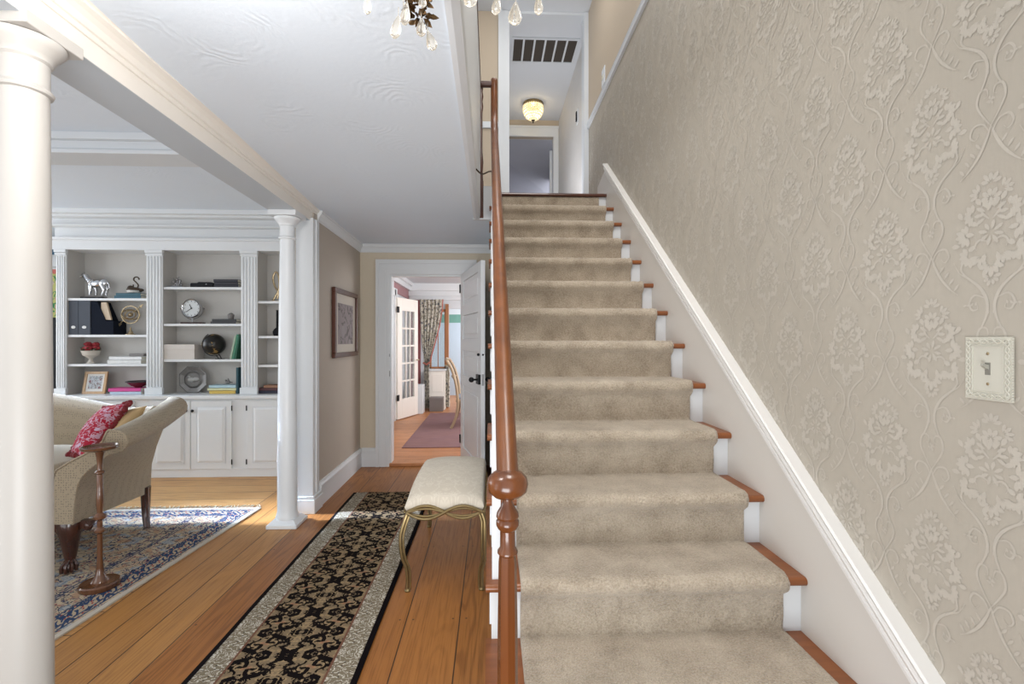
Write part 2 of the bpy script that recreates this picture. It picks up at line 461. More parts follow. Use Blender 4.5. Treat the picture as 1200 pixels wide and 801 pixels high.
w = MB().box(XR, XR+.15, -.5, YF, 0, 4.9)
w.mi = 1; xd = XR-.0008
k = 0
for k in range(-3, 31):
    yc = .97+.1375*k
    for j in range(-3, 7):
        zc = 1.577+.508*j-(.254 if k % 2 else 0)
        if yc > 5.1: continue
        if .05 < zc < 3.52: bouquet(w, yc, zc, xd)
        if .05 < zc+.27 < 3.50: vine(w, yc, zc+.27, xd)
struct(w, 'wall_right', [WPR, WPDEC], 'tall damask papered wall beside the stairs')
struct(box(XR-.003, XR+.001, -.5, YF, 3.69, 4.9), 'wall_right.001', WPUP, 'plain tan papered wall above the chair rail')
cr_ = MB().prism([(XR, 3.632), (XR-.018, 3.638), (XR-.022, 3.662), (XR-.014, 3.672), (XR-.022, 3.69), (XR, 3.692)], 'Y', -.5, YF)
struct(cr_, 'trim_1', WHITE2, 'white chair rail running along the upper right wall')
# stair skirt on the right wall
sk = [(.3, 0), (.3, .0), (.75, .302), (4.30, 2.905), (4.34, 2.90), (4.64, 2.83), (4.64, 2.60), (4.3, 2.35), (1.1, 0)]
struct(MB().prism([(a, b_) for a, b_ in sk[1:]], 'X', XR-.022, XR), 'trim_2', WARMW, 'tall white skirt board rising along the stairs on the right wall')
capm = MB()
sl = (2.947-.561)/(4.326-1.09)
def skz(y): return .561+sl*(y-1.09)
SKP = [(.0, -.090), (-.025, -.090), (-.030, -.084), (-.030, -.074), (-.024, -.070), (-.026, -.058), (-.036, -.048), (-.040, -.036), (-.036, -.026), (-.030, -.022), (-.034, -.014), (-.044, -.010), (-.046, -.002), (-.040, .004), (.0, .004)]
capm.loft([[(XR+p, y, skz(y)+q) for p, q in SKP] for y in (.35, 4.326)])
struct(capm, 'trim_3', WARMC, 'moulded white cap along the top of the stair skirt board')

# left hall wall + pilaster end
struct(box(-1.55, XL, 3.85, YF+.12, 0, 2.46), 'wall_left', WPL, 'tan papered hallway wall with the framed picture')
pl = MB().box(-1.52, bx_(3.8)+.02, 3.80, 3.94, 0, 2.30)
pl.box(-1.40, bx_(3.8)+.028, 3.86, 3.885, .14, 2.30)
struct(pl, 'trim_4', WHITE, 'white squared pilaster closing the wall end behind the far column', bevel=.004)
pb = MB().box(-1.53, -1.368, 3.785, 3.965, 0, .11); pb.box(-1.525, -1.374, 3.79, 3.955, .11, .135)
struct(pb, 'trim_5', WHITE, 'white base block of the pilaster', bevel=.004)
def baseboard(mb, axis, wall, a, b_, sgn, h=.2):
    prof = [(0, 0), (.020, 0), (.020, h-.05), (.024, h-.045), (.024, h-.03), (.014, h-.015), (.010, h), (0, h)]
    P = [(wall+sgn*p, q) for p, q in prof]
    return mb.prism(P, axis, a, b_)
struct(baseboard(MB(), 'Y', XL, 3.96, YF, 1), 'baseboard_left', WHITE, 'white baseboard under the left hallway wall')
# far hall wall with doorway
DX0, DX1, DZ = -1.089, -.30, 2.05
fw = MB().box(-1.55, DX0, YF, YF+.12, 0, 2.4); fw.box(DX1, XR, YF, YF+.12, 0, 2.4); fw.box(DX0, DX1, YF, YF+.12, DZ, 2.4)
struct(fw, 'wall_back', WPF, 'pale yellow papered end wall of the hallway')
struct(baseboard(MB(), 'X', YF, XL+.02, -1.23, -1), 'baseboard_back', WHITE, 'short white baseboard left of the open door')
ca = MB()
for x0, x1, zt in ((-1.229, DX0, 2.20), (DX1, DX1+.14, 2.20)):
    ca.box(x0, x1, YF-.022, YF, 0.0, zt); ca.box(x0, x0+.03, YF-.034, YF, 0.0, zt) if x0 < -1 else ca.box(x1-.03, x1, YF-.034, YF, 0, zt)
    ca.box(x0+.05, x1-.04, YF-.028, YF, 0.0, zt-.06)
ca.box(-1.228, DX1+.139, YF-.021, YF-.001, DZ+.0005, 2.199); ca.box(-1.2295, DX1+.141, YF-.036, YF-.0005, 2.165, 2.205); ca.box(-1.171, DX1+.081, YF-.0285, YF-.0007, DZ+.04, 2.139)
ca.box(DX0-.001, DX0+.02, YF, YF+.13, 0, DZ); ca.box(DX1-.02, DX1, YF, YF+.13, 0, DZ); ca.box(DX0+.02, DX1-.02, YF, YF+.13, DZ-.02, DZ+.001)
struct(ca, 'trim_6', WHITE, 'white door casing around the dining room doorway')
struct(box(DX0, DX1, YF-.02, YF+.14, 0, .035), 'trim_7', FLOORD, 'worn wooden threshold in the far doorway', bevel=.006)
# hall ceiling slab (slightly sloping underside) = upper floor
cl = MB()
def slab(mb, x0, x1, y0, y1, top=2.66):
    mb.hexa([(x0, y0, hz(y0)), (x1, y0, hz(y0)), (x0, y1, hz(y1)), (x1, y1, hz(y1)), (x0, y0, top), (x1, y0, top), (x0, y1, top), (x1, y1, top)])
slab(cl, -1.50, -.135, -.5, YF+.05); slab(cl, -.135, .03, 4.13, YF+.05)
struct(cl, 'ceiling', CEIL, 'white swirled plaster ceiling over the hallway')
lip = MB().loft([[(-.126, y, hz(y)+.03), (-.150, y, hz(y)+.01), (-.150, y, hz(y)-.012), (-.128, y, hz(y)-.016), (-.100, y, hz(y)-.010), (-.094, y, hz(y)+.02), (-.094, y, 3.505), (-.126, y, 3.505)] for y in (-.5, 4.085)])
lip.box(-.155, .0, 4.086, 4.128, 2.372, 2.655)
struct(lip, 'trim_8', WHITE2, 'white boxed edge and low wall around the open stairwell')
gr = MB().box(-.135, -.088, -.5, 4.06, 3.50, 3.545)
struct(gr, 'trim_9', GUARDW, 'thin dark wooden cap on the stairwell edge wall', bevel=.008)
# beam between hall and living
bm_ = MB(); SOFF = plain('shaded_soffit_grey', (.52, .56, .60), .5, var=.02)  # shade of the beam's underside put into a greyer colour
def beam(mb, y0, y1, o0, o1, z0, z1, z0b=None, z1b=None):
    z0b = z0 if z0b is None else z0b; z1b = z1 if z1b is None else z1b
    mb.hexa([(bx_(y0)+o0, y0, z0), (bx_(y0)+o1, y0, z0), (bx_(y1)+o0, y1, z0b), (bx_(y1)+o1, y1, z0b),
             (bx_(y0)+o0, y0, z1), (bx_(y0)+o1, y0, z1), (bx_(y1)+o0, y1, z1b), (bx_(y1)+o1, y1, z1b)])
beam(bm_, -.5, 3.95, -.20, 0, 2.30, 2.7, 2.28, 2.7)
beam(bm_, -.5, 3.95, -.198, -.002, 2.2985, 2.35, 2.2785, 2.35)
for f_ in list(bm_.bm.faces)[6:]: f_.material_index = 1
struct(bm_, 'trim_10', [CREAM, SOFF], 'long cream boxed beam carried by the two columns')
def skew(prof, y0, y1, drop_):
    return MB().loft([[(bx_(y)+p, y, q-drop_*k_) for p, q in prof] for k_, y in ((0, y0), (1, y1))])
CP = [(-.02, 2.372), (.008, 2.372), (.012, 2.380), (.012, 2.388), (.020, 2.390), (.024, 2.396), (.030, 2.410), (.044, 2.422), (.056, 2.428), (.060, 2.430), (.060, 2.438), (.070, 2.442), (.070, 2.50), (-.02, 2.50)]
crn = skew(CP, -.5, 3.93, .022)
struct(crn, 'trim_11', CREAM, 'cream stepped crown moulding along the beam')
HP = [(-.01, -.085), (.006, -.085), (.010, -.078), (.010, -.068), (.014, -.060), (.024, -.040), (.036, -.026), (.036, -.012), (.042, -.008), (.042, .03), (-.01, .03)]
c2 = MB().loft([[(XL+p, y, hz(y)+q) for p, q in HP] for y in (3.93, YF-.001)])
c2.loft([[(x, YF-p, hz(YF)+q) for p, q in HP] for x in (XL+.001, -.0)])
struct(c2, 'trim_12', WHITE, 'white crown moulding at the end of the hallway')

# ------------------------------------------------------------ living room shell
YB = 5.17
lw = MB().box(-4.33, -1.5, YB, YB+.12, 0, 2.62); lw.box(-6.2, -4.33, 6.1, 6.2, 0, .78); lw.box(-6.2, -4.33, 6.1, 6.2, 2.34, 2.62)
lw.box(-6.2, -5.90, 6.1, 6.2, .78, 2.34); lw.box(-4.60, -4.33, 6.1, 6.2, .78, 2.34)
struct(lw, 'wall_back.001', WHITE2, 'white back wall of the living room behind the bookcase')
struct(box(-4.45, -4.33, YB, 6.1, 0, 2.62), 'wall_left.001', WHITE2, 'white return wall beside the bookcase')
ll = MB().box(-6.3, -6.2, -.5, 2.3, 0, 2.62); ll.box(-6.3, -6.2, 4.9, 6.2, 0, 2.62); ll.box(-6.3, -6.2, 2.3, 4.9, 0, .6); ll.box(-6.3, -6.2, 2.3, 4.9, 2.3, 2.62)
struct(ll, 'wall_left.002', WHITE2, 'outer wall of the living room with the tall window')
struct(box(-6.3, -1.5, -.5, 6.2, 2.6, 2.7), 'ceiling.001', CEIL, 'white plaster ceiling of the living room')
lb = MB().box(-6.2, -1.52, 3.02, 3.20, 2.50, 2.60); lb.box(-6.2, -1.52, 2.985, 3.235, 2.555, 2.60); lb.box(-6.2, -1.52, 3.0, 3.22, 2.475, 2.50)
struct(lb, 'trim_13', WHITE2, 'white boxed ceiling beam crossing the living room', bevel=.004)
lc = MB()
for (y, z0, z1) in ((4.93, 2.243, 2.345), (4.90, 2.335, 2.36), (4.96, 2.36, 2.47), (4.86, 2.462, 2.48), (4.90, 2.48, 2.55), (4.80, 2.54, 2.565), (4.74, 2.56, 2.605)):
    lc.box(-4.33, -1.52-y*.0005, y, YB+.01+z0*.001, z0, z1)
struct(lc, 'trim_14', WHITE, 'white stepped cornice running above the bookcase')

# window with foliage beyond at far left
wn = MB().box(-5.98, -5.84, 6.05, 6.19, .70, 2.38); wn.box(-4.66, -4.52, 6.05, 6.19, .70, 2.38); wn.box(-5.84, -4.66, 6.05, 6.19, 2.24, 2.38); wn.box(-5.84, -4.66, 6.05, 6.19, .70, .84); wn.box(-5.84, -4.66, 6.1, 6.13, 1.50, 1.54)
struct(wn, 'window_1', WHITE, 'white framed window glimpsed left of the bookcase')
val = MB()
val.loft([[(-6.0+1.5*i/50, 6.0+.02*math.sin(i*1.1), z) for i in range(51)] for z in (2.49, 2.43, 2.375)], caps=False, closed=False)
tag(val.build('window_valance', colm('teal_blue_cloth', (.03, .12, .20)), loc=(-5.25, 6, 2.375)), 'teal blue valance across the top of the far left window', 'valance')
pnl = floralmat('red_green_print', (.50, .50, .20), [(.05, .22, .10), (.55, .10, .08), (.60, .62, .55)], 11)
scr = MB().box(-5.82, -4.68, 6.02, 6.03, 1.40, 2.20)
tag(scr.build('floral_shade', pnl, loc=(-5.25, 6.02, 1.40)), 'bright green and red floral shade behind the left column', 'shade')
tc = thing('tall_cabinet', 'tall black cabinet standing left of the white bookcase', 'cabinet', (-4.7, 5.75, 0))
box(-5.0, -4.46, 5.60, 5.95, .02, 1.60).build('cabinet_body', BLACKP, tc, bevel=.004)
box(-4.99, -4.75, 5.585, 5.60, .08, 1.58).build('door', BLACKP, tc, bevel=.003); box(-4.74, -4.47, 5.585, 5.60, .08, 1.58).build('door', BLACKP, tc, bevel=.003)
hd = MB().tube([(-4.77, 5.575, .86), (-4.77, 5.565, .90), (-4.77, 5.575, .94)], .006).build('handle', CHROME, tc)
box(-4.98, -4.48, 5.62, 5.93, 0, .02).build('plinth', BLACKP, tc)

# ------------------------------------------------------------ bookcase
bc = thing('bookcase', 'wide white built-in bookcase with fluted pilasters and lower cupboards', 'bookcase', (-2.95, 5.0, 0))
YU, YC = 4.95, 4.86
base = MB().box(-4.33, -1.55, YC, YB, 0, .77)
base.box(-4.33, -1.55, YC-.010, YC, 0, .085)
base.build('base_cabinet', WHITE, bc, bevel=.002)
box(-4.34, -1.55, YC-.035, YB, .77, .806).build('counter', WHITE, bc, bevel=.006)
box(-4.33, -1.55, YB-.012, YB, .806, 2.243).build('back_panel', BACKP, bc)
bays = [(-4.202, -3.434), (-3.277, -2.512), (-2.352, -1.56)]
for x0, x1 in [(-4.30, -4.202), (-3.434, -3.277), (-2.512, -2.352), (-1.56, -1.55)]:
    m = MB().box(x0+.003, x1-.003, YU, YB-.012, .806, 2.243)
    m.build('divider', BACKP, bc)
    if x1-x0 > .05:
        m = MB(); wdt = x1-x0; n = 4 if wdt > .12 else 3
        m.box(x0, x1, YU-.012, YU, .806, 2.243)
        m.box(x0-.006, x1+.006, YU-.03, YU, .806, .87); m.box(x0-.004, x1+.004, YU-.026, YU, 2.19, 2.21); m.box(x0-.008, x1+.008, YU-.032, YU, 2.215, 2.243)
        for i in range(n+1):
            xx = x0+.012+(wdt-.024-.012)*i/n
            m.box(xx, xx+.012, YU-.024, YU, .88, 2.18)
        m.build('pilaster', WHITE, bc, bevel=.002)
SH = [[1.765, 1.401, 1.110], [1.880, 1.512, 1.154], [1.742, 1.390, 1.098]]
for (x0, x1), zs in zip(bays, SH):
    for z in zs: box(x0-.002, x1+.002, YU+.005, YB-.012, z-.024, z).build('shelf', WHITE, bc, bevel=.002)
dz1, dz0 = az(469.5, 240, YC), az(549, 240, YC)
def cabdoor(x0, x1, knob):
    m = MB().box(x0, x1, YC-.020, YC, dz0, dz1)
    # raised panel with a routed groove
    p = MB()
    f = .055
    m2 = m.build('door', WHITE, bc, bevel=.003)
    p.box(x0+f, x1-f, YC-.0215, YC-.019, dz0+f, dz1-f)
    p.hexa([(x0+f+.006, YC-.021, dz0+f+.006), (x1-f-.006, YC-.021, dz0+f+.006), (x0+f+.03, YC-.030, dz0+f+.03), (x1-f-.03, YC-.030, dz0+f+.03),
            (x0+f+.006, YC-.021, dz1-f-.006), (x1-f-.006, YC-.021, dz1-f-.006), (x0+f+.03, YC-.030, dz1-f-.03), (x1-f-.03, YC-.030, dz1-f-.03)])
    g = MB()
    for a in ((x0+f, x0+f+.006, dz0+f, dz1-f), (x1-f-.006, x1-f, dz0+f, dz1-f)): g.box(a[0], a[1], YC-.0235, YC-.019, a[2], a[3])
    g.box(x0+f, x1-f, YC-.0235, YC-.019, dz0+f, dz0+f+.006).box(x0+f, x1-f, YC-.0235, YC-.019, dz1-f-.006, dz1-f)
    p.build('raised_panel', WHITE, m2); g.build('panel_bead', WHITE2, m2)
    kx = x1-.028 if knob > 0 else x0+.028
    kb = MB(); R = Matrix.Rotation(PI/2, 3, 'X')
    kb.lathe([(.004, 0), (.005, .012), (.013, .018), (.014, .026), (.008, .032), (.001, .033)], kx, YC-.02, 14, az(480.5, 223, YC), R)
    kb.build('knob', BLACK, m2, smooth=True)
    hx = x0-.004 if knob > 0 else x1+.004
    for hzv in (dz0+.07, dz1-.07): MB().tube([(hx, YC-.022, hzv-.025), (hx, YC-.022, hzv+.025)], .006).build('hinge', BLACK, m2)
dw = ax(272.5, YC)-ax(225, YC)
b0 = ax(225, YC)
for s0 in (b0-.006, b0+2*dw+.155-.006-.0, b0-2*dw-.155-.006):
    cabdoor(s0-dw, s0, 1)
    if s0+.006+dw < -1.6: cabdoor(s0+.006, s0+.006+dw, -1)

# ---- things on the shelves
YS = 5.04
def sx(u, Y=YS): return ax(u, Y)
def sz(v, u=150, Y=YS): return az(v, u, Y)
Z11, Z12, Z13, Z14 = 1.765, 1.401, 1.110, .806
Z21, Z22, Z23, Z24 = 1.880, 1.512, 1.154, .806
Z31, Z32, Z33, Z34 = 1.742, 1.390, 1.098, .806

def book(x0, x1, y0, y1, z0, h, col, label, group, cover2=None):
    t = thing('book', label, 'book', ((x0+x1)/2, (y0+y1)/2, z0), group)
    cm = colm('book_cover', col, rough=.5, var=.12, vs=30)
    m = MB().box(x0, x1, y0, y1, z0, z0+.003); m.box(x0, x1, y0, y1, z0+h-.003, z0+h); m.box(x0, x1, y0, y0+.004, z0, z0+h)
    m.build('cover', cm, t, bevel=.001)
    box(x0+.003, x1-.003, y0+.004, y1-.004, z0+.003, z0+h-.003).build('page_block', colm('paper', (.70, .66, .56), rough=.9), t)
    return t
# horse
hs = thing('horse_figurine', 'polished silver horse figurine standing on a black base, top left shelf', 'figurine', (sx(112), YS, Z11))
X = sx(112)
box(X-.125, X+.09, YS-.035, YS+.035, Z11, Z11+.018).build('plinth', BLACKP, hs, bevel=.002)
def hp(u, v, y=0): return (sx(u), YS+y, sz(v)+.004)
hb = MB()
def ht_(P, rr): hb.tube(cr(P, 4), .01, 10, [rr[0]+(rr[-1]-rr[0])*k/(4*(len(P)-1)) for k in range(4*(len(P)-1)+1)])
hb.ball(hp(114.5, 332.6), .042, (1.75, .62, .95), 18, 12); hb.ball(hp(121.5, 331.8), .043, (1.0, .68, 1.0), 16, 10); hb.ball(hp(107.5, 332.3), .040, (.9, .68, 1.05), 16, 10)
ht_([hp(107, 331), hp(103, 327.5), hp(99.8, 323.6), hp(98.2, 321.8)], [.036, .017])
ht_([hp(98.8, 321.8), hp(96.5, 323.8), hp(94.8, 326.2)], [.019, .010])
hb.ball(hp(99.2, 320.4), .006, (1, .6, 1.6), 6, 5)
for P in ([(123, 334, .016), (124.6, 338.5, .016), (124.2, 341.5, .016), (122.6, 346, .016)], [(121, 334, -.016), (122.8, 338.5, -.016), (123.2, 341.5, -.016), (120.8, 346, -.016)], [(107.6, 335, -.016), (107.4, 339.5, -.016), (107.2, 343, -.016), (106.6, 346, -.016)], [(109.5, 335, .016), (110.6, 339.5, .016), (111.2, 343, .016), (110.8, 346, .016)]):
    ht_([hp(*p) for p in P], [.022, .0075]); hb.ball(hp(*P[-1]), .010, (1.2, 1, .8), 8, 6)
ht_([hp(125.2, 330.5), hp(127.5, 333), hp(128.2, 339)], [.010, .005])
ho = hb.build('body', CHROME, hs, smooth=True)
rmm = ho.modifiers.new('r', 'REMESH'); rmm.mode = 'VOXEL'; rmm.voxel_size = .0035; rmm.use_smooth_shade = True
smm = ho.modifiers.new('s', 'SMOOTH'); smm.iterations = 4
# swan sculpture on white bowl on books
book(sx(140), sx(171), YS-.07, YS+.07, Z11, .028, (.02, .10, .15), 'dark teal book lying lowest under the swan sculpture', None)
book(sx(141.5), sx(170), YS-.065, YS+.065, Z11+.028, .026, (.03, .11, .15), 'second teal book lying on the lower teal one, top left shelf', None)
sw = thing('swan_sculpture', 'bronze swan sculpture with curled neck seated on a small white dish', 'sculpture', (sx(157), YS, Z11+.054))
MB().lathe([(.020, 0), (.055, .008), (.066, .028), (.062, .030), (.018, .016)], sx(157), YS, 20, Z11+.054).build('dish', colm('white_china', (.72, .72, .70), rough=.2), sw, smooth=True)
bz = Z11+.084
m = MB().ball((sx(157), YS, bz+.010), .062, (1.15, .7, .42)); m.ball((sx(153), YS, bz+.026), .03, (1, .8, .9)); m.ball((sx(164), YS, bz+.006), .03, (1.3, .7, .6)); m.build('body', BRONZE, sw, smooth=True)
nk = cr([(sx(160.5), YS, bz+.02), (sx(162), YS, bz+.055), (sx(159.5), YS, bz+.085), (sx(156.8), YS, bz+.108), (sx(157.5), YS, bz+.132), (sx(160.5), YS, bz+.138), (sx(162.8), YS, bz+.125), (sx(162.5), YS, bz+.112)], 6)
MB().tube(nk, .007).build('neck', BRONZE, sw, smooth=True)
MB().tube([(sx(156), YS, bz+.03), (sx(156.3), YS, bz+.062)], .006).build('tail_feather', BRONZE, sw)
# magazine files
FGR = colm('grey_linen_board', (.085, .095, .115), rough=.8, spec=.2); FDK = colm('navy_linen_board', (.008, .011, .02), rough=.9, spec=.15)
def mfile(x0, x1, label, side=None):
    t = thing('magazine_file', label, 'file box', ((x0+x1)/2, YS, Z12), 'magazine files on the upper left shelf')
    h = sz(352.0)-Z12-.004
    y0, y1 = YU+.012, YB-.02
    prof = [(y0, Z12), (y1, Z12), (y1, Z12+h), (y1-.04, Z12+h), (y0, Z12+h)]
    MB().prism(prof, 'X', x0, x1).build('case', FGR, t, bevel=.002)
    lb_ = MB(); R = Matrix.Rotation(PI/2, 3, 'X')
    lb_.lathe([(.001, 0), (.020, 0), (.020, .003), (.001, .003)], (x0+x1)/2, y0, 20, Z12+.075, R @ Matrix.Diagonal((1, .72, 1)))
    lb_.build('oval_label', colm('white_card', (.75, .75, .74)), t)
    return t
xa, xb, xc = sx(79.3, YU), sx(90.8, YU), sx(104.3, YU)
mfile(xa, xb-.004, 'grey magazine file with oval label, against the left pilaster')
mfile(xb, xc, 'grey magazine file with oval label beside the slanted dark file')
t = thing('magazine_file', 'dark navy magazine file with a slanted open side', 'file box', (sx(115), YS, Z12), 'magazine files on the upper left shelf')
X0, X1 = xc+.003, sx(131, YU)
MB().prism([(X0, Z12), (X1, Z12), (X1, Z12+.14), (X1-.075, Z12+.14), (X1-.155, Z12+.33), (X0, Z12+.33)], 'Y', YU+.02, YB-.03).build('case', FDK, t, bevel=.002)
MB().prism([(X0+.09, Z12+.15), (X1-.03, Z12+.15), (X0+.14, Z12+.325), (X0+.09, Z12+.325)], 'Y', YU+.03, YU+.05).build('papers', colm('paper_tan', (.55, .44, .32)), t)
# armillary
ar = thing('armillary_sphere', 'brass armillary sphere with arrow on the second left shelf', 'ornament', (sx(153), YS, Z12))
X = sx(153); 
MB().lathe([(.045, 0), (.045, .006), (.026, .014), (.016, .035), (.008, .05), (.006, .075)], X, YS, 20, Z12).build('stand', BRASS, ar, smooth=True)
def ring(mb, c, r, rot, th=.004, w=.010):
    P = []
    n = 36; R4 = []
    for k in range(n+1):
        a = 2*PI*k/n; q = rot @ Vector((math.cos(a), math.sin(a), 0)); z = rot @ Vector((0, 0, 1))
        c_ = Vector(c)
        R4.append([tuple(c_+q*(r+th)+z*w/2), tuple(c_+q*(r-th)+z*w/2), tuple(c_+q*(r-th)-z*w/2), tuple(c_+q*(r+th)-z*w/2)])
    return mb.loft(R4, caps=False)
cc = (X, YS, sz(368.5, 153))
m = MB(); ring(m, cc, .088, Matrix.Rotation(PI/2, 3, 'X')); m.build('outer_ring', BRASS, ar, smooth=True)
m = MB(); ring(m, cc, .070, Matrix.Rotation(PI/2-.9, 3, 'X') @ Matrix.Rotation(.5, 3, 'Y')); ring(m, cc, .045, Matrix.Rotation(PI/2+.5, 3, 'Y')@Matrix.Rotation(.6, 3, 'X')); m.build('inner_ring', BRASS, ar, smooth=True)
MB().ball(cc, .022).build('core', BRASS, ar, smooth=True)
m = MB().tube([(cc[0]-.10, YS, cc[2]-.085), (cc[0]+.10, YS, cc[2]+.085)], .004)
m.prism([(cc[0]+.085, cc[2]+.09), (cc[0]+.125, cc[2]+.108), (cc[0]+.105, cc[2]+.068)], 'Y', YS-.003, YS+.003); m.prism([(cc[0]-.085, cc[2]-.09), (cc[0]-.125, cc[2]-.085), (cc[0]-.108, cc[2]-.118)], 'Y', YS-.003, YS+.003)
m.build('arrow', BRASS, ar)
# flower urn
fu = thing('flower_urn', 'small cream urn filled with red roses on the third left shelf', 'vase', (sx(106.5), YS, Z13))
X = sx(106.5)
URN = colm('cream_stone', (.60, .56, .50), rough=.6)
MB().lathe([(.036, 0), (.036, .012), (.022, .022), (.016, .045), (.030, .062), (.066, .085), (.078, .125), (.083, .132), (.070, .132), (.05, .10)], X, YS, 24, Z13).build('urn', URN, fu, smooth=True)
ROSE = colm('red_petals', (.28, .02, .028), rough=.6, var=.35, vs=60)
for dx, dz, dy, r in ((-.055, .15, 0, .03), (.0, .155, -.03, .036), (.055, .16, 0, .03), (-.025, .195, 0, .032), (.045, .195, .01, .028), (-.005, .175, .03, .03)):
    q = MB().ball((X+dx, YS+dy, Z13+dz), r, (1, 1, .85), 12, 8)
    for k in range(5):
        a = k*2*PI/5; q.ball((X+dx+r*.6*math.cos(a), YS+dy+r*.6*math.sin(a)-.003, Z13+dz+.003), r*.55, (1, 1, .8), 8, 6)
    q.build('rose', ROSE, fu, smooth=True)
q = MB()
for k in range(14):
    a = k*2*PI/14; q.ball((X+.065*math.cos(a), YS+.055*math.sin(a), Z13+.138+.01*(k % 3)), .018, (1.2, .6, .4), 6, 5, Matrix.Rotation(a, 3, 'Z'))
q.build('leaves', colm('dark_leaf', (.03, .07, .025)), fu, smooth=True)
# white books
book(sx(133), sx(172), YS-.08, YS+.07, Z13, .040, (.70, .72, .72), 'thick white book lying flat, lowest on the third left shelf', 'white books')
book(sx(134.5), sx(172), YS-.075, YS+.07, Z13+.040, .034, (.74, .75, .76), 'white book lying on the thick white book', 'white books')
tg = box(sx(154.5), sx(171.8), YS-.04, YS+.05, Z13+.0745, Z13+.102).build('storage_tin', colm('grey_brown_tin', (.20, .185, .18)), loc=(sx(163), YS, Z13+.0745), bevel=.006)
tag(tg, 'small flat grey brown tin on the white books', 'tin')
# picture frame on the shelf
fr = thing('photo_frame', 'oak photo frame with a flower picture, bottom left shelf', 'picture frame', (sx(112), YS, Z14))
x0, x1, z0, z1 = sx(98.5), sx(125), Z14+.0005, Z14+.222
def tilt(p, k=.20): return (p[0], p[1]+(p[2]-Z14)*k, p[2])
def fr_box(m, a, b_, c, d, y0, y1): return m.hexa([tilt(p) for p in [(a, y0, c), (b_, y0, c), (a, y1, c), (b_, y1, c), (a, y0, d), (b_, y0, d), (a, y1, d), (b_, y1, d)]])
m = MB(); wf = .024
fr_box(m, x0, x1, z0, z0+wf, YS-.03, YS-.015); fr_box(m, x0, x1, z1-wf, z1, YS-.03, YS-.015); fr_box(m, x0, x0+wf, z0+wf, z1-wf, YS-.03, YS-.015); fr_box(m, x1-wf, x1, z0+wf, z1-wf, YS-.03, YS-.015)
m.build('frame', OAKF, fr)
fr_box(MB(), x0+wf, x1-wf, z0+wf, z1-wf, YS-.022, YS-.016).build('mat', colm('white_mat', (.78, .77, .74)), fr)
fr_box(MB(), x0+wf+.022, x1-wf-.022, z0+wf+.025, z1-wf-.02, YS-.0235, YS-.021).build('print', floralmat('flower_print', (.55, .58, .62), [(.25, .22, .2), (.30, .12, .12), (.35, .4, .42)], 30), fr)
fr_box(MB(), (x0+x1)/2-.02, (x0+x1)/2+.02, z0, z1-.06, YS-.015, YS-.008).build('easel_back', OAKF, fr)
# pink book, pale blue book, bowl
book(sx(136), sx(172), YS-.08, YS+.07, Z14, .028, (.50, .62, .74), 'pale blue book lowest in the pair under the red bowl', None)
book(sx(134.5), sx(172), YS-.085, YS+.06, Z14+.028, .034, (.62, .06, .27), 'bright pink book lying on the pale blue one', None)
bw = thing('bowl', 'dark red footed bowl resting on the pink book', 'bowl', (sx(163), YS, Z14+.062))
MB().lathe([(.03, 0), (.034, .006), (.06, .018), (.092, .048), (.105, .062), (.100, .062), (.05, .022), (.01, .012)], sx(162.3), YS, 24, Z14+.062).build('bowl_body', [colm('oxblood_glaze', (.13, .02, .025), rough=.2)], bw, smooth=True)
MB().lathe([(.106, .055), (.108, .064), (.100, .066), (.098, .058)], sx(162.3), YS, 24, Z14+.062).build('rim', colm('dark_rim', (.035, .035, .045), rough=.2), bw, smooth=True)
# bay 2 row 1
sh = thing('silver_ornament', 'small silver cluster ornament on a round dish, top middle shelf', 'ornament', (sx(207.5), YS, Z21))
X = sx(207.5)
MB().lathe([(.07, 0), (.085, .008), (.080, .014), (.03, .016)], X, YS, 22, Z21).build('dish', CHROME, sh, smooth=True)
m = MB()
for dx, dz in ((-.035, .06), (0, .085), (.03, .07), (.045, .03), (-.01, .04)):
    m.tube([(X+dx*.5, YS, Z21+.014), (X+dx, YS, Z21+dz)], .006); m.ball((X+dx, YS, Z21+dz), .014)
m.tube([(X-.03, YS, Z21+.02), (X-.035, YS, Z21+.10)], .003); m.tube([(X+.01, YS, Z21+.02), (X+.02, YS, Z21+.115)], .003)
m.build('figures', plain('silver_pewter', (.38, .37, .37), .25, .9), sh, smooth=True)
ob = thing('camera_case', 'low black case with a domed lid on the top middle shelf', 'case', (sx(240), YS, Z21))
m = MB().prism([(sx(227), Z21), (sx(253.5), Z21), (sx(253.5), Z21+.04), (sx(251.5), Z21+.052), (sx(236.5), Z21+.055), (sx(235), Z21+.045), (sx(228), Z21+.044), (sx(227), Z21+.034)], 'Y', YS-.06, YS+.06); m.build('case_body', BLACKP, ob, bevel=.004)
MB().ball((sx(246), YS-.06, Z21+.03), .006).build('clasp', CHROME, ob)
for k_, lab in enumerate(('lowest black book at the right end of the top middle shelf', 'middle black book at the right end of the top middle shelf', 'uppermost black book at the right end of the top middle shelf')):
    book(sx(255.3)+.004*(k_ % 2), sx(283.3), YS-.07-.004*k_, YS+.06, Z21+.0265*k_, .0265, (.022, .024, .035), lab, 'black books on the top middle shelf')
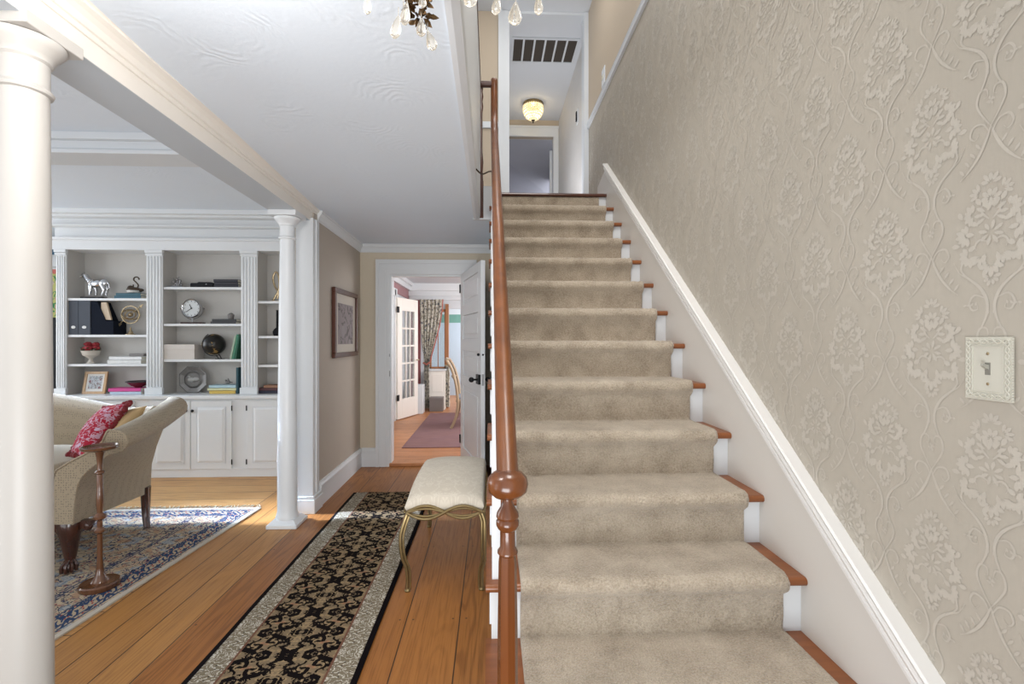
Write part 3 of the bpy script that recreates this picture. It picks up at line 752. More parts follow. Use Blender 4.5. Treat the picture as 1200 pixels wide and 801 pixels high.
# clock
ck = thing('clock', 'round silver swivel clock on a dark base in the middle bay', 'clock', (sx(225.5), YS, Z22))
X = sx(225.3); zc = sz(361.2, 225)
box(sx(213.8), sx(238.6), YS-.035, YS+.035, Z22, Z22+.017).build('plinth', DARKW, ck, bevel=.002)
MB().tube([(X, YS, Z22+.017), (X, YS, zc-.09)], .008).build('post', CHROME, ck)
P = [(X+.108*math.cos(a), YS, zc+.108*math.sin(a)) for a in [PI+.02+(PI-.04)*k/20 for k in range(21)]]
MB().tube(P, .0045).ball((P[0][0]-.004, YS, P[0][2]), .009).ball((P[-1][0]+.004, YS, P[-1][2]), .009).build('yoke', PEWTER, ck, smooth=True)
Rx = Matrix.Rotation(PI/2, 3, 'X')
MB().lathe([(.07, -.02), (.094, -.012), (.096, .018), (.090, .026), (.084, .022), (.083, .010)], X, YS, 40, zc, Rx).build('case', CHROME, ck, smooth=True)
dl = MB().lathe([(.0005, .0125), (.084, .0125), (.084, .0095), (.0005, .0095)], X, YS, 40, zc, Rx).build('dial', colm('silver_dial', (.62, .65, .66), rough=.3), ck)
for k in range(12):
    m = MB(); a = k*PI/6; ca_, sa_ = math.cos(a), math.sin(a)
    m.tube([(X+.066*ca_, YS-.0135, zc+.066*sa_), (X+.078*ca_, YS-.0135, zc+.078*sa_)], .0025, 5); m.build('hour_mark', BLACK, ck)
MB().tube([(X, YS-.0145, zc), (X-.052, YS-.0145, zc-.036)], .003, 5).build('hand', BLACK, ck); MB().tube([(X, YS-.0155, zc), (X-.018, YS-.0155, zc+.04)], .0035, 5).ball((X, YS-.015, zc), .008).build('hand', BLACK, ck)
book(sx(250.5), sx(280), YS-.06, YS+.06, Z22, .024, (.05, .05, .055), 'lower dark book right of the round clock', None)
book(sx(252), sx(280.3), YS-.055, YS+.06, Z22+.024, .025, (.035, .037, .04), 'upper dark book holding the tiny stone pot', None)
ps = thing('stone_pot', 'tiny grey stone pot on the dark books beside the clock', 'pot', (sx(270.7), YS, Z22+.049))
MB().lathe([(.024, 0), (.028, .02), (.032, .045), (.028, .052), (.024, .05), (.02, .03)], sx(270.7), YS, 18, Z22+.049).build('pot_body', colm('grey_stone', (.18, .17, .165)), ps, smooth=True)
MB().ball((sx(270.7), YS, Z22+.100), .022, (1, 1, .6)).build('succulent', colm('grey_plant', (.13, .14, .12), vs=90, var=.5), ps, smooth=True)
# white box, globe, green books
wb = thing('storage_box', 'cream lidded storage box on the lower middle shelf', 'box', (sx(215), YS, Z23))
BOXM = colm('cream_board', (.60, .56, .52), rough=.8)
box(sx(194.5), sx(233.5), YS-.08, YS+.08, Z23, Z23+.125).build('box_body', BOXM, wb, bevel=.002)
box(sx(193.9), sx(234), YS-.084, YS+.084, Z23+.10, Z23+.15).build('lid', BOXM, wb, bevel=.002)
gl = thing('globe', 'black and gold tabletop globe in the middle bay', 'globe', (sx(252), YS, Z23))
X = sx(250.8); zc = sz(403.3, 250)
t_ = NT('black_gold_globe'); n_ = t_.noise(scale=16, detail=4, rough=.6); GLB = t_.fin(t_.ramp(n_, [(.58, (.012, .011, .010)), (.61, (.30, .19, .06))]), .3, metal=.2, coat=.25, spec=.3)
MB().ball((X, YS, zc), .108, seg=32, rings=20).build('sphere', GLB, gl, smooth=True)
m = MB(); P = [(X+.118*math.cos(a), YS, zc+.118*math.sin(a)) for a in [PI*.66+PI*k/24 for k in range(25)]]
m.tube(P, .004); m.build('meridian_arm', BLACK, gl, smooth=True)
m = MB().tube([(X+.02, YS, zc-.11), (X+.045, YS, Z23+.006)], .004).tube([(X+.05, YS, zc-.10), (X+.075, YS, Z23+.006)], .004)
m.lathe([(.045, 0), (.045, .004), (.01, .008)], X+.06, YS, 18, Z23); m.build('stand', BLACK, gl, smooth=True)
def leanbook(u0, zb, h, th, col, lab, lean, x_right=None):
    xb_ = sx(u0)
    t = thing('book', lab, 'book', (xb_, YS, zb), None)
    def L(x, z): return (xb_+x*math.cos(lean)+z*math.sin(lean), zb+z*math.cos(lean)-x*math.sin(lean)+th*math.sin(lean))
    P = [L(0, 0), L(th, 0), L(th, h), L(0, h)]
    MB().prism(P, 'Y', YS-.06, YS+.06).build('cover', colm('green_cover', col, var=.2, vs=40), t, bevel=.001)
    Q = [L(.004, .004), L(th-.004, .004), L(th-.004, h+.001), L(.004, h+.001)]
    MB().prism(Q, 'Y', YS-.052, YS+.052).build('page_block', colm('paper', (.7, .66, .56)), t)
leanbook(272.8, Z23, .245, .016, (.36, .46, .34), 'pale green slim book leaning, leftmost of three', .20)
leanbook(275.3, Z23, .255, .020, (.05, .20, .12), 'mid green book leaning between the other two green books', .19)
leanbook(278.3, Z23, .24, .016, (.012, .09, .05), 'dark green book leaning nearest the pilaster', .15)
# octagonal plate
op = thing('octagonal_plate', 'dark pewter octagonal plate standing on edge, middle bay counter', 'plate', (sx(224), YS+.05, Z24))
X = sx(224); zc = Z24+.137
def octr(r, y): return [(X+r*math.cos(PI/8+k*PI/4), y, zc+r*math.sin(PI/8+k*PI/4)) for k in range(8)]
MB().loft([octr(.08, YS+.05), octr(.145, YS+.035), octr(.148, YS+.028), octr(.140, YS+.026), octr(.10, YS+.036)]).build('plate_rim', PEWTER, op)
m = MB().lathe([(.0005, .006), (.070, .006), (.076, .012), (.082, .006), (.09, .002)], X, YS+.036, 30, zc, Rx); m.build('medallion_ring', PEWTER, op, smooth=True)
m = MB().ball((X-.02, YS+.028, zc-.005), .035, (1.2, .25, .8)).ball((X+.03, YS+.028, zc+.002), .03, (1.2, .25, .8)).ball((X-.04, YS+.028, zc+.025), .014, (1, .3, 1)); m.build('relief', plain('light_pewter', (.34, .34, .33), .35, .7), op, smooth=True)
book(sx(250), sx(280), YS-.07, YS+.06, Z24, .034, (.66, .46, .10), 'yellow orange book, lowest in the pastel stack', 'pastel books')
book(sx(248), sx(281.3), YS-.075, YS+.06, Z24+.034, .024, (.62, .62, .36), 'pale yellow book in the middle of the pastel stack', 'pastel books')
book(sx(249.5), sx(280.5), YS-.07, YS+.06, Z24+.058, .030, (.42, .58, .64), 'pale blue book topmost of the pastel stack', 'pastel books')
sf = thing('bird_figurine', 'small dark metal bird figurine on the pastel books', 'figurine', (sx(267), YS, Z24+.088))
X = sx(267); zb = Z24+.088
MB().ball((X, YS, zb+.022), .02, (1.4, .7, .8)).ball((X-.02, YS, zb+.04), .010).build('body', PEWTER, sf, smooth=True)
MB().prism([(X-.01, zb+.03), (X+.02, zb+.03), (X+.005, zb+.062)], 'Y', YS-.003, YS+.003).prism([(X+.01, zb+.02), (X+.05, zb+.012), (X+.04, zb+.03)], 'Y', YS-.003, YS+.003).build('wings', PEWTER, sf)
MB().tube([(X-.008, YS, zb), (X-.008, YS, zb+.02)], .002).tube([(X+.008, YS, zb), (X+.008, YS, zb+.02)], .002).build('legs', PEWTER, sf)
t = thing('book', 'tall dark teal book upright against the pilaster, middle bay counter', 'book', (sx(282), YS, Z24))
box(sx(280.8), sx(283.3), YS-.07, YS+.05, Z24, Z24+.265).build('cover', colm('deep_teal', (.02, .07, .09)), t, bevel=.001); box(sx(281.2), sx(282.9), YS-.066, YS+.051, Z24+.004, Z24+.266).build('page_block', colm('paper', (.7, .66, .56)), t)
# bay 3
lo = thing('loop_sculpture', 'looped brass ribbon sculpture in the right bay', 'sculpture', (sx(322), YS, Z31))
P = cr([(sx(319.5), YS, Z31+.004), (sx(323), YS, Z31+.06), (sx(326.5), YS, Z31+.12), (sx(327.3), YS, Z31+.20), (sx(325.5), YS, Z31+.285), (sx(322.5), YS, Z31+.30), (sx(320), YS, Z31+.24), (sx(322), YS, Z31+.16), (sx(326), YS, Z31+.10), (sx(325), YS, Z31+.03)], 6)
MB().tube(P, .010).build('ribbon', BRASS, lo, smooth=True)
box(sx(318), sx(328), YS-.03, YS+.03, Z31, Z31+.006).build('foot', BRASS, lo)
vs = thing('bottle_vase', 'black vase with a long narrow neck in the right bay', 'vase', (sx(324.5), YS, Z32))
MB().lathe([(.030, 0), (.042, .02), (.044, .045), (.030, .07), (.012, .085), (.011, .26), (.016, .265), (.010, .266)], sx(325), YS, 20, Z32).build('vase_body', BLACKP, vs, smooth=True)
book(sx(304.5), sx(332), YS-.07, YS+.06, Z34, .030, (.03, .03, .055), 'navy book, lowest in the right bay stack', 'right bay books')
book(sx(307), sx(332), YS-.065, YS+.06, Z34+.030, .026, (.10, .035, .04), 'dark maroon book in the middle of the right bay stack', 'right bay books')
book(sx(312), sx(332), YS-.06, YS+.06, Z34+.056, .028, (.34, .17, .10), 'tan brown book topmost of the right bay stack', 'right bay books')
tag(MB().lathe([(.02, 0), (.024, .03), (.018, .05), (.02, .055)], sx(328.6), YS, 14, Z33).build('votive_cup', BLACKP, loc=(sx(328.6), YS, Z33), smooth=True), 'tiny black cup half hidden by the far column', 'cup')

# ------------------------------------------------------------ columns
def column(cx, cy, ztop, label, r0=.068, r1=.050, WHITE=WHITE):
    t = thing('column', label, 'column', (cx, cy, 0), 'white classical columns under the beam')
    m = MB().box(cx-.107, cx+.107, cy-.107, cy+.107, 0, .028)
    m.hexa([(cx-.10, cy-.10, .028), (cx+.10, cy-.10, .028), (cx-.10, cy+.10, .028), (cx+.10, cy+.10, .028), (cx-.075, cy-.075, .055), (cx+.075, cy-.075, .055), (cx-.075, cy+.075, .055), (cx+.075, cy+.075, .055)])
    m.build('plinth', WHITE, t, bevel=.004)
    prof = [(.078, .05), (.080, .062), (.074, .078), (.0695, .095)]
    zt = ztop-.20
    for k in range(13):
        s_ = k/12; prof.append((r0-(r0-r1)*(s_**1.7), .10+(zt-.10)*s_))
    prof += [(r1+.001, zt+.005)]
    MB().lathe(prof, cx, cy, 40).build('shaft', WHITE, t, smooth=True)
    z = zt
    cp = [(r1, z), (r1+.008, z+.004), (r1+.011, z+.012), (r1+.006, z+.020), (r1+.001, z+.024), (r1+.001, z+.095), (r1+.008, z+.102), (r1+.008, z+.110), (r1+.014, z+.118), (r1+.030, z+.138), (r1+.040, z+.150), (r1+.040, z+.160), (r1+.010, z+.163)]
    MB().lathe(cp, cx, cy, 40).build('capital', WHITE, t, smooth=True)
    MB().box(cx-.098, cx+.098, cy-.098, cy+.098, ztop-.038, ztop).build('abacus', WHITE, t, bevel=.003)
    return t
column(-1.497, 3.595, 2.282, 'far white column standing beside the hallway wall end')
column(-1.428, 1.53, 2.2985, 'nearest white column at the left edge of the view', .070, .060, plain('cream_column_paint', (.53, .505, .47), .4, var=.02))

# ------------------------------------------------------------ staircase
RUN, RIS = .2489, .19
def yn(i): return 1.532+RUN*(i-3)
def yr(i): return yn(i)+.03
st = thing('staircase', 'straight white and pine staircase with turned newel climbing right', 'staircase', (.5, 1.03, 0))
for i in range(1, 15):
    z = RIS*i
    if i < 14:
        TX0 = -.018 if i > 2 else -.018
        t = MB().box(TX0, XR-.022, yn(i)+.008, yr(i+1)+.004, z-.027, z)
        rr = [(yn(i)+.008+.0135*math.cos(a)*1.0, z-.0135+.0135*math.sin(a)) for a in [PI/2+PI*k/8 for k in range(9)]]
        t.prism(rr, 'X', TX0, XR-.022)
        t.build('tread', TREADW, st)
    else:
        t = MB().box(.0, XR, yn(i)+.008, 4.55, z-.027, z+.001)
        rr = [(yn(i)+.008+.0135*math.cos(a)*1.0, z-.0135+.0145*math.sin(a)) for a in [PI/2+PI*k/8 for k in range(9)]]
        t.prism(rr, 'X', .0, XR); t.build('landing_nosing', GUARDW, st)
    box(.0, XR-.022, yr(i), yr(i)+.018, z-RIS, z-.027).build('riser', WHITE, st)
# side face (closed stringer) under the steps on the hall side
P = [(yr(1), 0)]
for i in range(1, 15): P += [(yr(i), RIS*i-.028), (yr(i+1), RIS*i-.028)] if i < 14 else [(yr(i), RIS*i-.028), (YF-.01, RIS*i-.028)]
P += [(YF-.01, 0)]
P2 = []
for i in range(1, 14): P2.append((yr(i)+.001, RIS*(i-1)-.02 if i > 1 else 0)); P2.append((yr(i)+.001, RIS*i-.028))
side = MB()
for i in range(1, 14):
    y0, y1 = yr(i)+.001, yr(i+1)+.001
    side.box(.001, .022, y0, y1, 0, RIS*i-.028)
side.box(.001, .022, yr(14)+.001, YF-.025, 0, 2.36)
side.build('stringer', WHITE, st)
brk = MB()
for i in range(3, 14):
    z = RIS*i-.028
    MB().prism([(yr(i)+.01, z), (yr(i+1)-.02, z), (yr(i+1)-.05, z-.03), (yr(i)+.10, z-.05), (yr(i)+.06, z-.10), (yr(i)+.01, z-.12)], 'X', -.006, .001).build('scroll_bracket', WHITE, st)
# newel
NX, NY = .042, 1.25
zb = .957
nw = MB().lathe([(.034, .19), (.034, .24), (.030, .26), (.027, .40), (.026, .60), (.0235, .775), (.021, .795)], NX, NY, 8)
nwo = nw.build('newel_post', NEWELW, st, smooth=True, ang=20)
MB().lathe([(.020, .790), (.0265, .797), (.0265, .803), (.020, .812), (.0195, .855), (.025, .860), (.030, .870), (.030, .880), (.026, .886), (.030, .892), (.028, .902), (.018, .918), (.012, .932), (.013, .944)], NX, NY, 28).build('newel_turning', NEWELW, st, smooth=True)
MB().lathe([(.012, -.036), (.035, -.031), (.050, -.018), (.054, 0), (.050, .018), (.038, .030), (.020, .038), (.010, .040)], NX, NY, 32, zb+.018).build('newel_cap', NEWELW, st, smooth=True)
def rz(y): return .990+.770*(y-NY)
def rx(y): return NX-.020*(y-NY)/2.9
path = [(rx(y), y, rz(y)) for y in [NY+.2*k for k in range(14)]]
path += [(rx(3.93), 3.93, 3.10), (rx(4.0), 4.00, 3.20), (rx(4.05), 4.05, 3.33), (rx(4.07), 4.07, 3.45), (rx(4.07), 4.075, 3.52), (rx(4.07), 4.09, 3.55)]
path = cr(path, 3)
rings = []
for i, p in enumerate(path):
    d = (path[min(i+1, len(path)-1)]-path[max(i-1, 0)]).normalized(); a = Vector((1, 0, 0)); b_ = a.cross(d).normalized()
    if i > 0 and b_.dot(pb_) < 0: b_ = -b_
    pb_ = b_
    prof = [(.026, -.022), (.029, 0), (.026, .016), (.016, .027), (0, .031), (-.016, .027), (-.026, .016), (-.029, 0), (-.026, -.022), (-.014, -.028), (.014, -.028)]
    if b_.z < 0 and i == 0: b_ = -b_; pb_ = b_
    rings.append([tuple(p+a*q+b_*w_) for q, w_ in prof])
MB().loft(rings).build('handrail', RAILW, st, smooth=True)
MB().tube([(.028, 4.08, 3.515), (-.10, 4.08, 3.515)], .027, 12).build('return_rail', GUARDW, st, smooth=True)
for i in range(3, 14):
    for dy in (.035, .16):
        y = yn(i)+dy
        if y > 4.0: continue
        box(.002, .030, y, y+.028, RIS*i, rz(y+.014)-.024).build('baluster', WHITE, st)
# corner post dropping to the ceiling edge
cp = thing('corner_post', 'dark turned post at the top corner of the stairwell opening', 'post', (-.098, 4.08, 2.382))
MB().lathe([(.018, 2.70), (.014, 2.78), (.020, 2.86), (.012, 2.95), (.012, 3.28), (.019, 3.34), (.012, 3.38), (.020, 3.42), (.014, 3.46), (.018, 3.50)], -.088, 4.105, 14).build('shaft', GUARDW, cp, smooth=True)
box(-.112, -.068, 4.08, 4.124, 2.382, 2.70).build('drop_block', GUARDW, cp, bevel=.004)
# carpet runner
def carpet():
    prof = []
    for i in range(2, 15):
        z = RIS*i
        if i == 2: prof += [(yn(2)-.004, z-.045), (yn(2)-.016, z-.028)]
        else:
            prof += [(yr(i)-.010, z-RIS+.016), (yr(i)-.012, z-RIS+.06), (yr(i)-.012, z-.055)]
            if i < 14: prof += [(yn(i)+.004, z-.044), (yn(i)-.014, z-.030)]
        if i < 14: prof += [(yn(i)-.018, z-.008), (yn(i)-.008, z+.009), (yn(i)+.014, z+.015), (yn(i)+.05, z+.015), (yr(i+1)-.06, z+.013), (yr(i+1)-.013, z+.013)]
        else: prof += [(yr(14)-.012, z-.030)]
    return prof
pf = carpet(); xs = [.097+(.965-.097)*k/60 for k in range(61)]
cm = MB(); rnd = random.Random(5)
rows = []
for j, (y, z) in enumerate(pf):
    row = []
    for k, x in enumerate(xs):
        e = .0022 if 0 < k < 60 else 0
        row.append((x+(rnd.uniform(-.002, .002) if k in (0, 60) else 0), y+rnd.uniform(-e, e), z+rnd.uniform(-e, e)))
    rows.append(row)
cm.loft(rows, caps=False, closed=False)
for k in (0, 60):       # bound edge tucked down to the treads
    a = [cm.bm.verts.new((xs[k]+(-.004 if k == 0 else .004), y+(.01 if abs(y-yn(2)) > 9 else .012), z-.012)) for (y, z) in pf]
    cm.bm.verts.ensure_lookup_table(); n = len(pf)
    for j in range(n-1): cm.face([cm.bm.verts[j*61+k], cm.bm.verts[(j+1)*61+k], a[j+1], a[j]])
co_ = cm.build('stair_carpet', CARPET, loc=(.53, 1.3, .395), smooth=True, ang=80)
tag(co_, 'beige textured carpet runner covering the stair treads', 'carpet')

# ------------------------------------------------------------ upstairs
up = MB().box(.0, XR+.05, 4.55, 8.0, 2.45, 2.66); up.box(-1.5, .0, YF+.05, 5.4, 2.45, 2.66)
struct(up, 'floor.004', FLOORH, 'upstairs landing floor')
uw = MB().box(-1.5, .075, 5.2, 5.3, 2.66, 4.9); struct(uw, 'wall_back.002', WPUP, 'tan papered landing wall left of the upper opening')
tr = MB().box(.074, .115, 5.165, 5.32, 2.66, 4.9); tr.box(.115, .192, 5.18, 5.32, 2.66, 4.9); tr.box(1.004, XR+.02, 5.17, 5.32, 2.66, 4.9); tr.box(.19, 1.01, 5.18, 5.32, 4.87, 4.9)
struct(tr, 'trim_15', WHITE2, 'white casing of the upper hallway opening')
struct(box(-1.5, .074, 5.175, 5.2, 3.632, 3.70), 'trim_16', WHITE2, 'white chair rail on the landing wall', bevel=.004)
struct(box(-1.5, .074, 5.17, 5.2, 2.66, 2.98), 'baseboard_back.001', WHITE2, 'white baseboard of the landing wall', bevel=.004)
struct(box(-1.5, XR+.3, -.5, 8.0, 4.9, 5.0), 'ceiling.002', CEILUP, 'pale grey ceiling over the stairwell and upper hallway')
struct(box(.06, .19, 5.3, 7.75, 2.66, 4.9), 'wall_left.003', WHITE2, 'left wall of the upper hallway')
struct(box(1.09, 1.2, 5.3, 7.75, 2.66, 4.9), 'wall_right.002', plain('upper_hall_paint', (.68, .66, .64), .5), 'white right wall of the upper hallway')
fx0, fx1 = .18, 1.02
uf = MB().box(fx1, 1.2, 7.75, 7.85, 2.66, 4.63); uf.box(.06, 1.2, 7.75, 7.85, 4.63, 4.9)
struct(uf, 'wall_back.003', WPUP, 'end wall of the upper hallway above the door')
ut = MB().box(fx1-.02, fx1+.065, 7.73, 7.87, 2.66, 4.64); ut.box(.19, fx1+.064, 7.727, 7.868, 4.631, 4.789); ut.box(.191, fx1+.069, 7.715, 7.86, 4.77, 4.80)
struct(ut, 'trim_17', WHITE, 'white casing of the doorway at the end of the upper hallway')
LAV = colm('dim_grey_room', (.55, .55, .60), rough=.8, var=.02)
rm = MB().box(-.6, 2.2, 10.4, 10.5, 2.6, 5.2); rm.box(-.7, -.6, 7.85, 10.4, 2.6, 5.2); rm.box(1.9, 2.0, 7.85, 10.4, 2.6, 5.2); rm.box(-.6, 2.0, 7.85, 10.4, 2.5, 2.6)
rm.hexa([(-.6, 7.80, 4.9), (2.0, 7.80, 4.9), (-.6, 10.4, 4.4), (2.0, 10.4, 3.9), (-.6, 7.80, 5.1), (2.0, 7.80, 5.1), (-.6, 10.4, 5.1), (2.0, 10.4, 5.1)])
struct(rm, 'wall_back.004', LAV, 'dim grey bedroom seen through the upper doorway')
dd = thing('bedroom_door', 'dark edge of an open door inside the upstairs bedroom', 'door', (1.1, 8.6, 2.6))
MB().box(1.10, 1.14, 8.3, 9.1, 2.6, 4.55).build('door_leaf', colm('dark_taupe_door', (.13, .12, .12)), dd, bevel=.003); MB().box(1.0, 1.08, 8.22, 8.28, 2.6, 4.6).build('door_jamb', WHITE, dd)
# ceiling vent
vt = thing('ceiling_vent', 'white return air grille with six dark slots in the upper ceiling', 'vent', (.65, 5.9, 4.9))
vx0, vx1, vy0, vy1 = .245, 1.045, 5.62, 6.14
m = MB().box(vx0, vx1, vy0, vy0+.035, 4.888, 4.9); m.box(vx0, vx1, vy1-.035, vy1, 4.888, 4.9)
for k in range(7):
    x = vx0+(vx1-vx0-.025)*k/6; m.box(x, x+.022, vy0+.034, vy1-.034, 4.889, 4.8995)
m.build('frame', WHITE2, vt)
box(vx0+.01, vx1-.01, vy0+.02, vy1-.02, 4.896, 4.8995).build('slots', colm('vent_dark', (.05, .038, .028)), vt)
# flush crystal light
cl_ = thing('ceiling_light', 'lit beaded crystal flush light in the upper hallway', 'ceiling light', (.64, 7.2, 4.9))
LX, LY = .625, 7.2
MB().lathe([(.15, 4.9), (.155, 4.885), (.15, 4.86), (.13, 4.85)], LX, LY, 28).build('canopy', GOLD, cl_, smooth=True)
m = MB()
for k in range(28):
    a = 2*PI*k/28
    for j, (r, z) in enumerate(((.145, 4.845), (.148, 4.81), (.143, 4.775), (.13, 4.74), (.11, 4.71), (.085, 4.685), (.055, 4.668), (.028, 4.66))):
        if j > 4 and k % 2: continue
        m.ball((LX+r*math.cos(a), LY+r*math.sin(a), z), .014, (1, 1, 1.3), 6, 5)
m.build('crystal_basket', GLOW, cl_, smooth=True)
MB().lathe([(.002, 4.60), (.012, 4.61), (.008, 4.63), (.030, 4.645), (.030, 4.655), (.005, 4.66)], LX, LY, 14).build('finial', BRONZE, cl_, smooth=True)
# thermostat, upper switch
th = thing('thermostat', 'small dark and white control on the upper hallway wall', 'thermostat', (1.09, 6.04, 4.1))
box(1.078, 1.09, 5.99, 6.09, 4.08, 4.26).build('backplate', WHITE, th, bevel=.003); box(1.066, 1.078, 6.01, 6.06, 4.11, 4.23).build('face', BLACKP, th, bevel=.003)
us = thing('switch_plate', 'plain white switch plate on the upper wall above the chair rail', 'light switch', (XR, 4.46, 3.72))
box(XR-.011, XR-.003, 4.40, 4.52, 3.73, 3.89).build('plate', WHITE2, us, bevel=.002); box(XR-.018, XR-.011, 4.44, 4.455, 3.79, 3.83).build('toggle', IVORY, us); box(XR-.018, XR-.011, 4.475, 4.49, 3.79, 3.83).build('toggle', IVORY, us)
# wire hook at the stairwell edge
P = cr([(-.098, 3.0, 2.415), (-.06, 3.05, 2.40), (-.02, 3.12, 2.44), (.005, 3.2, 2.47)], 6)
tag(MB().tube(P, .005, 6).build('wire', BRONZE, loc=(-.098, 3.0, 2.41)), 'thin dark wire from the stairwell edge to the handrail', 'wire')

# ------------------------------------------------------------ decorative switch plate
sp = thing('switch_plate', 'ornate ivory switch plate on the damask wall at right', 'light switch', (XR, .972, 1.222))
y0, y1, z0, z1 = .923, 1.021, 1.222, 1.356
box(XR-.006, XR-.001, y0, y1, z0, z1).build('plate', IVORY, sp, bevel=.0015)
m = MB()
for k in range(2):
    for zz, ph in ((z0+.009, 0), (z1-.009, 0)):
        P = [(XR-.007, y0+.005+(y1-y0-.01)*i/30, zz+(.004)*math.sin(i*2*PI/10+k*PI)) for i in range(31)]; m.tube(P, .0017, 6)
    for yy in (y0+.009, y1-.009):
        P = [(XR-.007, yy+.004*math.sin(i*2*PI/9+k*PI), z0+.008+(z1-z0-.016)*i/40) for i in range(41)]; m.tube(P, .0017, 6)
for i in range(24): m.ball((XR-.006, y0-.0005, z0+.004+(z1-z0-.008)*i/23), .0022, (1, 1, 1), 6, 5)
m.build('scroll_border', IVORY, sp, smooth=True)
m = MB()
for a, b_ in (((y0+.017, z0+.018), (y1-.017, z0+.018)), ((y0+.017, z1-.018), (y1-.017, z1-.018)), ((y0+.017, z0+.018), (y0+.017, z1-.018)), ((y1-.017, z0+.018), (y1-.017, z1-.018))):
    m.tube([(XR-.0065, a[0], a[1]), (XR-.0065, b_[0], b_[1])], .0012, 6)
m.build('inner_bead', IVORY, sp)
yc_, zc_ = (y0+y1)/2, (z0+z1)/2
box(XR-.0068, XR-.006, yc_-.0055, yc_+.0055, zc_-.013, zc_+.013).build('slot', colm('slot_grey', (.22, .21, .18)), sp)
m = MB().hexa([(XR-.007, yc_-.004, zc_-.002), (XR-.007, yc_+.004, zc_-.002), (XR-.007, yc_-.004, zc_+.008), (XR-.007, yc_+.004, zc_+.008), (XR-.020, yc_-.003, zc_+.006), (XR-.020, yc_+.003, zc_+.006), (XR-.018, yc_-.003, zc_+.011), (XR-.018, yc_+.003, zc_+.011)])
m.build('toggle', colm('toggle_grey', (.36, .35, .30), rough=.3), sp)
for zz in (zc_+.032, zc_-.032): MB().ball((XR-.006, yc_, zz), .0034, (.5, 1, 1), 10, 6).build('screw', BRASS, sp, smooth=True)

# ------------------------------------------------------------ framed picture on left wall
pf_ = thing('framed_picture', 'dark wood framed print with cream mat on the left hallway wall', 'picture', (XL, 4.63, 1.19))
y0, y1, z0, z1 = 4.27, 4.99, 1.19, 1.815; fwid = .045
m = MB()
for a in ((y0, y1, z0, z0+fwid), (y0, y1, z1-fwid, z1), (y0, y0+fwid, z0+fwid, z1-fwid), (y1-fwid, y1, z0+fwid, z1-fwid)): m.box(XL+.001, XL+.035, a[0], a[1], a[2], a[3])
m.build('frame', wood('picture_mahogany', (.05, .014, .008), (.12, .038, .02), 'Z', .3), pf_, bevel=.006)
box(XL+.001, XL+.016, y0+fwid, y1-fwid, z0+fwid, z1-fwid).build('mat', colm('cream_mat', (.56, .50, .42), rough=.35), pf_)
box(XL+.016, XL+.018, y0+fwid+.085, y1-fwid-.085, z0+fwid+.075, z1-fwid-.085).build('print', floralmat('faded_print', (.34, .30, .30), [(.20, .18, .18), (.40, .36, .36), (.27, .24, .25)], 7), pf_)

# ------------------------------------------------------------ door to dining room
HX, HY = -.330, YF-.03; FX, FY = -.092, 4.19
dr = thing('door_1', None, None, (HX, HY, 0)); dr['kind'] = 'structure'; dr['label'] = 'white four panel door standing open beside the stairs'; dr['category'] = 'building part'
dv = Vector((FX-HX, FY-HY, 0)); W = dv.length; dv.normalize(); nv = Vector((-dv.y, dv.x, 0))   # nv -> +X side
if nv.x < 0: nv = -nv
ln = -nv      # face seen from the hall
def dp(s_, off, z): q = Vector((HX, HY, 0))+dv*s_+nv*off; return (q.x, q.y, z)
def dbox(m, s0, s1, o0, o1, z0, z1): return m.hexa([dp(s0, o0, z0), dp(s1, o0, z0), dp(s0, o1, z0), dp(s1, o1, z0), dp(s0, o0, z1), dp(s1, o0, z1), dp(s0, o1, z1), dp(s1, o1, z1)])
rowsz = [(.24, .88), (.99, 1.24), (1.36, 1.60), (1.71, 1.96)]
Zt = 2.045; m = MB()
stile = .13
dbox(m, 0, stile, 0, .038, .012, Zt); dbox(m, W-stile, W, 0, .038, .012, Zt)
zz = [.012]+[q for r_ in rowsz for q in r_]+[Zt]
for k in range(0, len(zz), 2): dbox(m, stile, W-stile, 0, .038, zz[k], zz[k+1])
m.build('door_frame', WHITE, dr, bevel=.003)
for a, b_ in rowsz:
    m = MB(); dbox(m, stile, W-stile, .012, .026, a, b_); dbox(m, stile+.05, W-stile-.05, .006, .032, a+.05, b_-.05)
    m.build('panel', WHITE, dr, bevel=.004)
m = MB(); dbox(m, W-.115, W-.008, -.022, 0, .96, 1.045); m.build('rim_lock', BLACK, dr, bevel=.003)
m = MB(); c0 = Vector(dp(W-.06, -.022, 1.0)); m.tube([c0, c0+ln*.035], .008); m.ball(c0+ln*.05, .024, seg=14); m.build('knob', BLACK, dr, smooth=True)
m = MB(); c0 = Vector(dp(W-.06, .038, 1.0)); m.tube([c0, c0+nv*.030], .008); m.ball(c0+nv*.04, .022, seg=14); m.build('knob', BLACK, dr, smooth=True)
m = MB(); dbox(m, W-.001, W+.0015, .008, .030, .95, 1.05); m.build('strike_face', CHROME, dr)
m = MB(); c0 = Vector(dp(W-.04, -.002, 1.22)); m.ball(c0+ln*.012, .013); m.build('thumb_turn', BLACK, dr, smooth=True)
m = MB(); c0 = Vector(dp(W+.0, .019, 1.22)); m.ball(c0, .009); m.build('bolt', BLACK, dr, smooth=True)
for z in (.25, 1.85): m = MB(); m.tube([dp(-.004, -.006, z), dp(-.004, -.006, z+.09)], .008); m.build('hinge', BLACK, dr)
# hinge/keeper marks on the left jamb
jk = MB().box(DX0+.001, DX0+.004, YF-.015, YF+.005, 1.17, 1.20); jk.box(DX0+.001, DX0+.004, YF-.015, YF+.005, .96, 1.02)
tag(jk.build('strike_plates', PEWTER, loc=(DX0, YF, .96)), 'small metal strike plates on the left door jamb', 'hardware')

